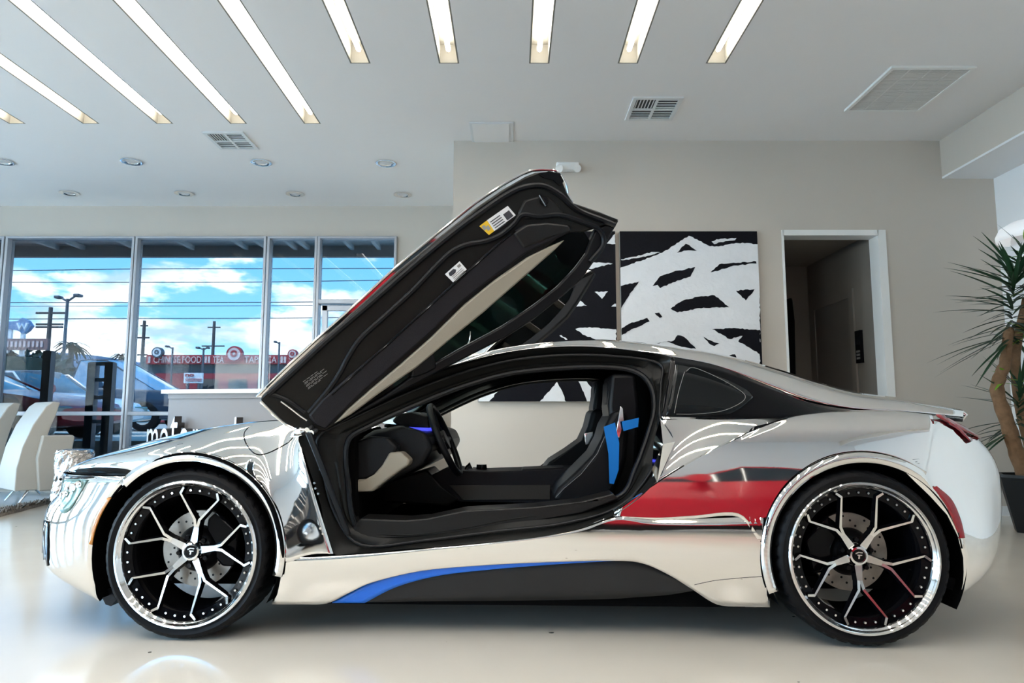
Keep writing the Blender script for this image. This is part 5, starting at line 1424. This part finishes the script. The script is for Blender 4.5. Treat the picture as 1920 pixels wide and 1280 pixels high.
# strip mall across the road
YM = 42.0
x0, x1 = at_y(262, 690, YM).x, at_y(760, 690, YM).x
zt, zb1, zb2 = at_y(400, 666, YM).z, at_y(400, 683, YM).z, at_y(400, 700, YM).z
ml = thing('strip_mall', 'low strip mall across the road with a red sign band', 'building', ((x0 + x1) / 2, YM, GZ))
c = Vector(ml.location); w = (x1 - x0) / 2
mb = MB(); mb.box((-w, 0, 0), (w, 8, zt - GZ - 0.1)); mb.build('wall', M['mall_wall'], ml, smooth=False)
xs_ = at_y(280, 670, YM).x - c.x
mb = MB(); mb.box((xs_, -0.35, zb1 - GZ), (w, 0, zt - GZ)); mb.build('sign_band', M['sign_red'], ml, smooth=False)
mb = MB(); mb.box((xs_ + 0.5, -0.15, 0.1), (w, 0, zb2 - GZ)); mb.build('shop_fronts', M['mall_red'], ml, smooth=False)
mb = MB()
for k in range(9): xx = xs_ + 3.2 + k * 1.75; mb.box((xx, -0.2, 0.3), (xx + 1.1, -0.15, zb2 - GZ - 0.35))
mb.build('shop_windows', M['car_glass'], ml, smooth=False)
RX = Matrix.Rotation(pi / 2, 4, 'X')
def stext(txt, u0, u1, v0, v1, parent, Y, m, yoff, nm='sign_letters'):
    me = text_mesh(txt, 1.0, 0.02); co = [q.co for q in me.vertices]
    ax, bx_ = min(q.x for q in co), max(q.x for q in co); ay, by_ = min(q.y for q in co), max(q.y for q in co)
    P0, P1 = at_y(u0, v1, Y), at_y(u1, v0, Y); c = Vector(parent.location)
    me.transform(Matrix.Translation((P0.x - c.x, yoff, P0.z - c.z)) @ RX @ Matrix.Diagonal(((P1.x - P0.x) / (bx_ - ax), (P1.z - P0.z) / (by_ - ay), 1, 1)) @ Matrix.Translation((-ax, -ay, 0)))
    me.materials.clear(); me.materials.append(m); me.name = nm
    o = bpy.data.objects.new(nm, me); COL.objects.link(o); o.parent = parent; return o
stext('CHINESE FOOD', 294, 383, 669, 681, ml, YM, M['sign_text'], -0.39)
stext('TEA', 404, 425, 669, 681, ml, YM, M['sign_text'], -0.39)
stext('TAPIOCA', 463, 523, 669, 681, ml, YM, M['sign_text'], -0.39)
stext('SUSHI', 545, 590, 669, 681, ml, YM, M['sign_text'], -0.39)
mb = MB()
for u in (286, 391, 397, 532, 538):
    P0, P1 = at_y(u - 2.4, 681, YM), at_y(u + 2.4, 669, YM)
    mb.box((P0.x - c.x, -0.39, P0.z - GZ), (P1.x - c.x, -0.36, P1.z - GZ))
mb.build('sign_symbols', M['sign_text'], ml, smooth=False)
def roundel(u, v, r, parent, Y, face, edge, nm='round_sign'):
    c = Vector(parent.location); P = at_y(u, v, Y); R_ = abs(at_y(u + r, v, Y).x - P.x)
    mb = MB(); mb.lathe([(0, -0.5), (R_, -0.5), (R_, -0.2), (0, -0.2)], 'y', 32, (P.x - c.x, 0, P.z - c.z)); o = mb.build(nm, edge, parent)
    mb = MB(); mb.lathe([(0, -0.53), (R_ * .78, -0.53), (R_ * .78, -0.5)], 'y', 32, (P.x - c.x, 0, P.z - c.z)); mb.build('sign_face', face, o)
    mb = MB(); mb.lathe([(R_ * .2, -0.56), (R_ * .42, -0.56), (R_ * .42, -0.53)], 'y', 20, (P.x - c.x, 0, P.z - c.z + R_ * .05)); mb.build('sign_mark', edge, o)
mb = MB(); P0, P1 = at_y(427, 680, YM), at_y(463, 668, YM); mb.box((P0.x - c.x, -0.45, P0.z - GZ), (P1.x - c.x, -0.3, P1.z - GZ)); mb.build('sign_base', M['sign_red'], ml, smooth=False)
roundel(445, 665, 15, ml, YM, M['sign_text'], M['sign_red'])
roundel(302, 662, 10, ml, YM, M['sign_white'], M['steel'])
roundel(553, 665, 9, ml, YM, M['sign_text'], M['sign_red'])
# white signboard on posts
def board(nm, lab, u0, u1, v0, v1, Y, m, cat='sign', posts=(0.2, 0.8)):
    a_, b_ = at_y(u0, v1, Y), at_y(u1, v0, Y)
    t = thing(nm, lab, cat, ((a_.x + b_.x) / 2, Y, GZ)); c = Vector(t.location); w = (b_.x - a_.x) / 2
    mb = MB(); mb.box((-w, -0.06, a_.z - GZ), (w, 0.06, b_.z - GZ)); mb.build('board', m, t, smooth=False)
    for q in posts:
        mb = MB(); mb.box((-w + 2 * w * q - 0.05, -0.05, 0), (-w + 2 * w * q + 0.05, 0.05, a_.z - GZ)); mb.build('post', M['steel'], t, smooth=False)
    return t
bd = board('sign_board', 'white board sign with red script in front of the mall', 345, 381, 699, 718, 34.0, M['sign_white'])
stext('no', 349, 365, 701, 706, bd, 34.0, M['sign_red'], -0.09)
mb = MB(); c = Vector(bd.location)
for v in (710, 713.5):
    P0, P1 = at_y(349, v + 1, 34), at_y(379, v, 34); mb.box((P0.x - c.x, -0.09, P0.z - GZ), (P1.x - c.x, -0.06, P1.z - GZ))
mb.build('print_lines', M['sign_red'], bd, smooth=False)
bd = board('pylon_sign', 'brown pylon sign board on the far left with faded lettering', 6, 92, 635, 656, 28.0, M['sign_brown'], posts=(0.15, 0.55))
mb = MB(); c = Vector(bd.location)
for k in range(9):
    P0, P1 = at_y(14 + k * 8, 651, 28), at_y(19 + k * 8, 640, 28); mb.box((P0.x - c.x, -0.09, P0.z - GZ), (P1.x - c.x, -0.06, P1.z - GZ))
mb.build('faded_letters', M['sign_text'], bd, smooth=False)
a_, b_ = at_y(12, 634, 30), at_y(58, 598, 30)
t = thing('pylon_sign', 'blue-grey diamond sign with a white mark above the brown board', 'sign', ((at_y(46, 610, 28.2)).x, 28.2, GZ)); c = Vector(t.location)
def dm(u, v): p = at_y(u, v, 28.2); return Vector((p.x - c.x, -0.1, p.z - GZ))
mb = MB(); mb.prism([dm(45, 596), (dm(55, 601)), dm(62, 611), dm(55, 620), dm(46, 626), dm(36, 620), dm(12, 616), dm(12, 604), dm(36, 602)], (0, 0.2, 0)); mb.build('board', M['sign_blue'], t, smooth=False)
mb = MB(); mb.tube([dm(37, 606), dm(41, 618), dm(46, 608), dm(50, 618), dm(55, 606)], 0.07, 6); mb.build('sign_mark', M['sign_white'], t)
mb = MB(); P = dm(20, 616); Pb = dm(44, 622)
for q in (P, Pb): mb.box((q.x - 0.08, -0.05, 0), (q.x + 0.08, 0.05, q.z))
mb.build('posts', M['sign_white'], t, smooth=False)

# lamp posts and utility poles
def pole(nm, lab, u, v, Y, r, m, arms=(), cat='pole'):
    p = at_y(u, v, Y); t = thing(nm, lab, cat, (p.x, Y, GZ)); Ht = p.z - GZ
    mb = MB(); mb.tube([(0, 0, 0), (0, 0, Ht)], [r, r * .75], 10); mb.build('shaft', m, t)
    for dz, wl in arms:
        mb = MB(); mb.box((-wl, -0.05, Ht - dz - 0.05), (wl, 0.05, Ht - dz + 0.05)); mb.build('cross_arm', m, t, smooth=False)
    return t, Ht
pole('utility_pole', 'dark wooden utility pole with cross-arms in the left window', 95.5, 576, 36, 0.13, M['polewood'], ((0.3, .75), (0.9, .7), (1.05, .7)))
pole('utility_pole', 'wooden utility pole at the left end of the mall', 271, 601, 48, 0.14, M['polewood'], ((0.35, .25), (1.2, .4), (2.4, .35)))
pole('utility_pole', 'tall wooden utility pole behind the mall sign', 402, 602, 55, 0.15, M['polewood'], ((0.5, .5), (2.0, .9)))
def lampost(lab, u, v, Y, arm, r=0.07):
    t, Ht = pole('street_lamp', lab, u, v, Y, r, M['steel'], cat='street lamp')
    for s, (dx, dz) in arm.items():
        mb = MB(); mb.tube([(0, 0, Ht - 0.1), (dx * .6, 0, Ht + dz)], 0.04, 6); mb.build('bracket', M['steel'], t)
        mb = MB(); mb.box((dx * .55, -0.15, Ht + dz - 0.05), (dx, 0.15, Ht + dz + 0.06)); mb.build('lamp_head', M['steel'], t, smooth=False, bevel=0.03)
lampost('tall twin-arm street lamp in the left window', 127, 560, 26, {0: (-0.45, 0.05), 1: (0.5, 0.12)})
lampost('small twin-arm street lamp before the mall', 382, 652, 38, {0: (-0.4, 0.0), 1: (0.3, 0.0)})
lampost('small street lamp at the left of the mall roof', 324, 651, 40, {0: (-0.4, 0.05)})
lampost('street lamp over the right end of the mall sign', 524, 641, 40, {0: (-0.3, 0.0)})
wires = [(507, 504, 503, 32), (529, 529, 525, 32.6), (567, 567, 565, 33.2), (574, 573.5, 572, 33.8), (598, 597, 594, 34.4)]
for k, (va, vb, vc, Y) in enumerate(wires):
    nm = ('highest power line across the sky', 'second power line from the top', 'upper of the close pair of power lines', 'lower of the close pair of power lines', 'lowest power line across the sky')[k]
    q = cm([at_y(-400, va, Y), at_y(20, va, Y), at_y(260, vb, Y), at_y(500, vb - 0.5, Y), at_y(740, vc, Y), at_y(1000, vc, Y)], 20)
    mb = MB(); mb.tube(q, 0.022 if k != 3 else 0.014, 5); o = mb.build('power_line', M['wire']); tag(o, nm + ' outside', 'power line', 'power lines outside')
# planting and hill
def blob(nm, lab, cx, Y, z0, z1, hw, seed, m=None, cat='hedge', parent=None):
    rn = random.Random(seed); t = thing(nm, lab, cat, (cx, Y, GZ))
    mb = MB()
    for k in range(420):
        a_ = rn.uniform(0, 2 * pi); f = rn.random() ** .5; x = f * cos(a_) * hw; z = z0 + (z1 - z0) * rn.random() ** 0.8 * (1 - .45 * (x / hw) ** 2); y = rn.uniform(-1, 1)
        s = rn.uniform(.10, .26); d = Vector((rn.uniform(-1, 1), rn.uniform(-1, 1), rn.uniform(-1, 1))).normalized(); e = d.cross(Vector((.3, .2, 1))).normalized(); c0 = Vector((x, y, z))
        mb.add([c0 - d * s, c0 + e * s * .7, c0 + d * s, c0 - e * s * .7], [(0, 1, 2, 3)])
    mb.build('foliage', m or M['bush'], t, smooth=False, recalc=False)
    mb = MB(); mb.lathe([(hw * .2, 0), (hw * .8, z0 + 0.1), (hw * .85, (z0 + z1) / 2), (hw * .5, z1 - .3), (0, z1 - .2)], 'z', 12); mb.build('dense_core', M['bush'], t)
P = at_y(40, 690, 24); zt = at_y(40, 657, 24).z - GZ
blob('hedge', 'dark green tree clump below the brown sign board', P.x, 24, 0.5, zt, 2.2, 4)
P = at_y(150, 712, 35); zt = at_y(150, 697, 35).z - GZ
blob('hedge', 'low green shrubs beyond the parked white sedan', P.x, 35, 0.2, zt, 1.8, 6)
P = at_y(102, 680, 30.5); zt = at_y(102, 662, 30.5).z - GZ
blob('hedge', 'smaller dark green tree right of the steel post', P.x, 30.5, 0.4, zt, 1.3, 8)
def palm(lab, u, v, Y, sc):
    p = at_y(u, v, Y); t = thing('palm_tree', lab, 'palm', (p.x, Y, GZ)); Ht = p.z - GZ
    mb = MB(); mb.tube([(0, 0, 0), (0.03, 0, Ht * .5), (0, 0, Ht)], [0.16, 0.11, 0.10], 10); mb.build('trunk', M['polewood'], t)
    rn = random.Random(int(u)); mb = MB()
    for k in range(22):
        a_ = 2 * pi * k / 22 + rn.uniform(-.15, .15); el = rn.uniform(-.2, .9); d = Vector((cos(a_), sin(a_), 0)); s = Vector((-d.y, d.x, 0)); vs = []
        for q in range(6):
            f = q / 5; c0 = Vector((0, 0, Ht)) + d * (sc * f * cos(el)) + Vector((0, 0, sc * (f * sin(el) - .75 * f * f))); ww = .12 * sc * (1 - f) * (.3 + 2 * f)
            vs += [c0 - s * ww, c0 + s * ww]
        mb.add(vs, [(2 * q, 2 * q + 1, 2 * q + 3, 2 * q + 2) for q in range(5)])
    mb.build('fronds', M['bush'], t, smooth=False, recalc=False)
palm('palm tree outside left of the window mullion', 134, 648, 28, 0.95)
palm('small palm tree just left of the mall', 227, 668, 40, 0.8)
hl = [at_y(u, v, 110) for u, v in ((-400, 690), (-100, 675), (60, 664), (110, 661), (150, 663), (190, 668), (235, 676), (262, 684), (330, 690))]
mb = MB(); mb.prism([Vector((p.x, 110, p.z)) for p in hl] + [Vector((hl[-1].x, 110, GZ - 0.1)), Vector((hl[0].x, 110, GZ - 0.1))], (0, 12, 0))
o = mb.build('hill', M['hill'], smooth=False); struct(o)
# pale low building between the trees
bb2 = thing('low_building', 'pale low building between the palm and the shrubs', 'building', (at_y(125, 705, 46).x, 46, GZ)); c = Vector(bb2.location)
P0, P1 = at_y(80, 700, 46), at_y(175, 698, 46)
mb = MB(); mb.box((P0.x - c.x, 0, 0), (P1.x - c.x, 4, P1.z - GZ)); mb.build('wall', M['chair'], bb2, smooth=False)
mb = MB(); mb.box((P0.x - c.x - .1, -.2, P1.z - GZ), (P1.x - c.x + .1, 4, P1.z - GZ + .35)); mb.build('roof', M['sign_brown'], bb2, smooth=False)

# ================================================================== BEHIND THE VIEWER (seen in the chrome)
rc_ = simple_car('sports_coupe', 'red coupe parked behind the viewer, mirrored in the chrome rear quarter', (1.62, -3.0, 0), 0.03, M['car_red'], 'coupe', hgt=1.22, L=4.6, wdt=1.9); skirt(rc_, 4.5, .95)
simple_car('car', 'unseen black saloon added behind the viewer to darken the front wing reflection', (-3.2, -2.9, 0), 0.0, M['car_black'], 'sedan', hgt=1.42, L=4.6, wdt=1.85)  # unseen car, added to darken what the front wing reflects

# ================================================================== LIGHT
wd = bpy.data.worlds.new('sky'); SC.world = wd; wd.use_nodes = True
nt = wd.node_tree; nt.nodes.clear()
out = nt.nodes.new('ShaderNodeOutputWorld'); bg = nt.nodes.new('ShaderNodeBackground'); nt.links.new(bg.outputs[0], out.inputs[0])
tc = nt.nodes.new('ShaderNodeTexCoord'); sx = nt.nodes.new('ShaderNodeSeparateXYZ'); nt.links.new(tc.outputs['Generated'], sx.inputs[0])
rmp = nt.nodes.new('ShaderNodeValToRGB'); nt.links.new(sx.outputs['Z'], rmp.inputs[0])
cr = rmp.color_ramp; cr.elements[0].position = 0.0; cr.elements[0].color = (0.55, 0.74, 0.90, 1); cr.elements[1].position = 0.30; cr.elements[1].color = (0.07, 0.33, 0.70, 1)
e = cr.elements.new(0.12); e.color = (0.22, 0.52, 0.82, 1)
mp = nt.nodes.new('ShaderNodeMapping'); mp.inputs['Scale'].default_value = (1.0, 1.0, 2.6); mp.inputs['Location'].default_value = (0.35, 0.1, 0.2); nt.links.new(tc.outputs['Generated'], mp.inputs[0])
ns = nt.nodes.new('ShaderNodeTexNoise'); ns.inputs['Scale'].default_value = 8.5; ns.inputs['Detail'].default_value = 9; ns.inputs['Roughness'].default_value = 0.56; nt.links.new(mp.outputs[0], ns.inputs['Vector'])
# more cloud towards the horizon
mr = nt.nodes.new('ShaderNodeMapRange'); mr.inputs['From Min'].default_value = 0.0; mr.inputs['From Max'].default_value = 0.3; mr.inputs['To Min'].default_value = 0.20; mr.inputs['To Max'].default_value = -0.06
nt.links.new(sx.outputs['Z'], mr.inputs['Value'])
ad = nt.nodes.new('ShaderNodeMath'); ad.operation = 'ADD'; nt.links.new(ns.outputs['Fac'], ad.inputs[0]); nt.links.new(mr.outputs[0], ad.inputs[1])
cl = nt.nodes.new('ShaderNodeMapRange'); cl.interpolation_type = 'SMOOTHSTEP'; cl.inputs['From Min'].default_value = 0.52; cl.inputs['From Max'].default_value = 0.64; nt.links.new(ad.outputs[0], cl.inputs['Value'])
n2 = nt.nodes.new('ShaderNodeTexNoise'); n2.inputs['Scale'].default_value = 9; n2.inputs['Detail'].default_value = 6; nt.links.new(mp.outputs[0], n2.inputs['Vector'])
cc = nt.nodes.new('ShaderNodeValToRGB'); nt.links.new(n2.outputs['Fac'], cc.inputs[0]); cc.color_ramp.elements[0].position = 0.40; cc.color_ramp.elements[0].color = (0.38, 0.52, 0.66, 1); cc.color_ramp.elements[1].position = 0.60; cc.color_ramp.elements[1].color = (1.1, 1.12, 1.12, 1)
mx = nt.nodes.new('ShaderNodeMix'); mx.data_type = 'RGBA'; nt.links.new(cl.outputs[0], mx.inputs['Factor']); nt.links.new(rmp.outputs[0], mx.inputs['A']); nt.links.new(cc.outputs[0], mx.inputs['B'])
nt.links.new(mx.outputs['Result'], bg.inputs['Color']); bg.inputs['Strength'].default_value = 6.0
sun = bpy.data.lights.new('sun', 'SUN'); sun.energy = 8.0; sun.angle = 0.02; sun.color = (1.0, 0.96, 0.9)
so = bpy.data.objects.new('sun', sun); COL.objects.link(so); so.rotation_euler = (math.radians(20), math.radians(-32), 0)
# daylight portals in the glazed openings (sampling aids only)
def portal(loc, rot, sx_, sy_):
    l = bpy.data.lights.new('portal', 'AREA'); l.shape = 'RECTANGLE'; l.size = sx_; l.size_y = sy_; l.cycles.is_portal = True
    o = bpy.data.objects.new('portal', l); COL.objects.link(o); o.location = loc; o.rotation_euler = rot
portal(((XL + xwr) / 2, D2 + 0.2, 1.65), (-pi / 2, 0, 0), xwr - XL, 3.2)
for (a_, b_, z0, z1) in LW: portal((XL - 0.2, (a_ + b_) / 2, 1.65), (pi / 2, 0, -pi / 2), b_ - a_, 3.2)
for (a_, b_, z0, z1) in FRW: portal(((a_ + b_) / 2, YF - T - 0.1, (z0 + z1) / 2), (pi / 2, 0, 0), b_ - a_, z1 - z0)
SC.view_settings.exposure = 2.25
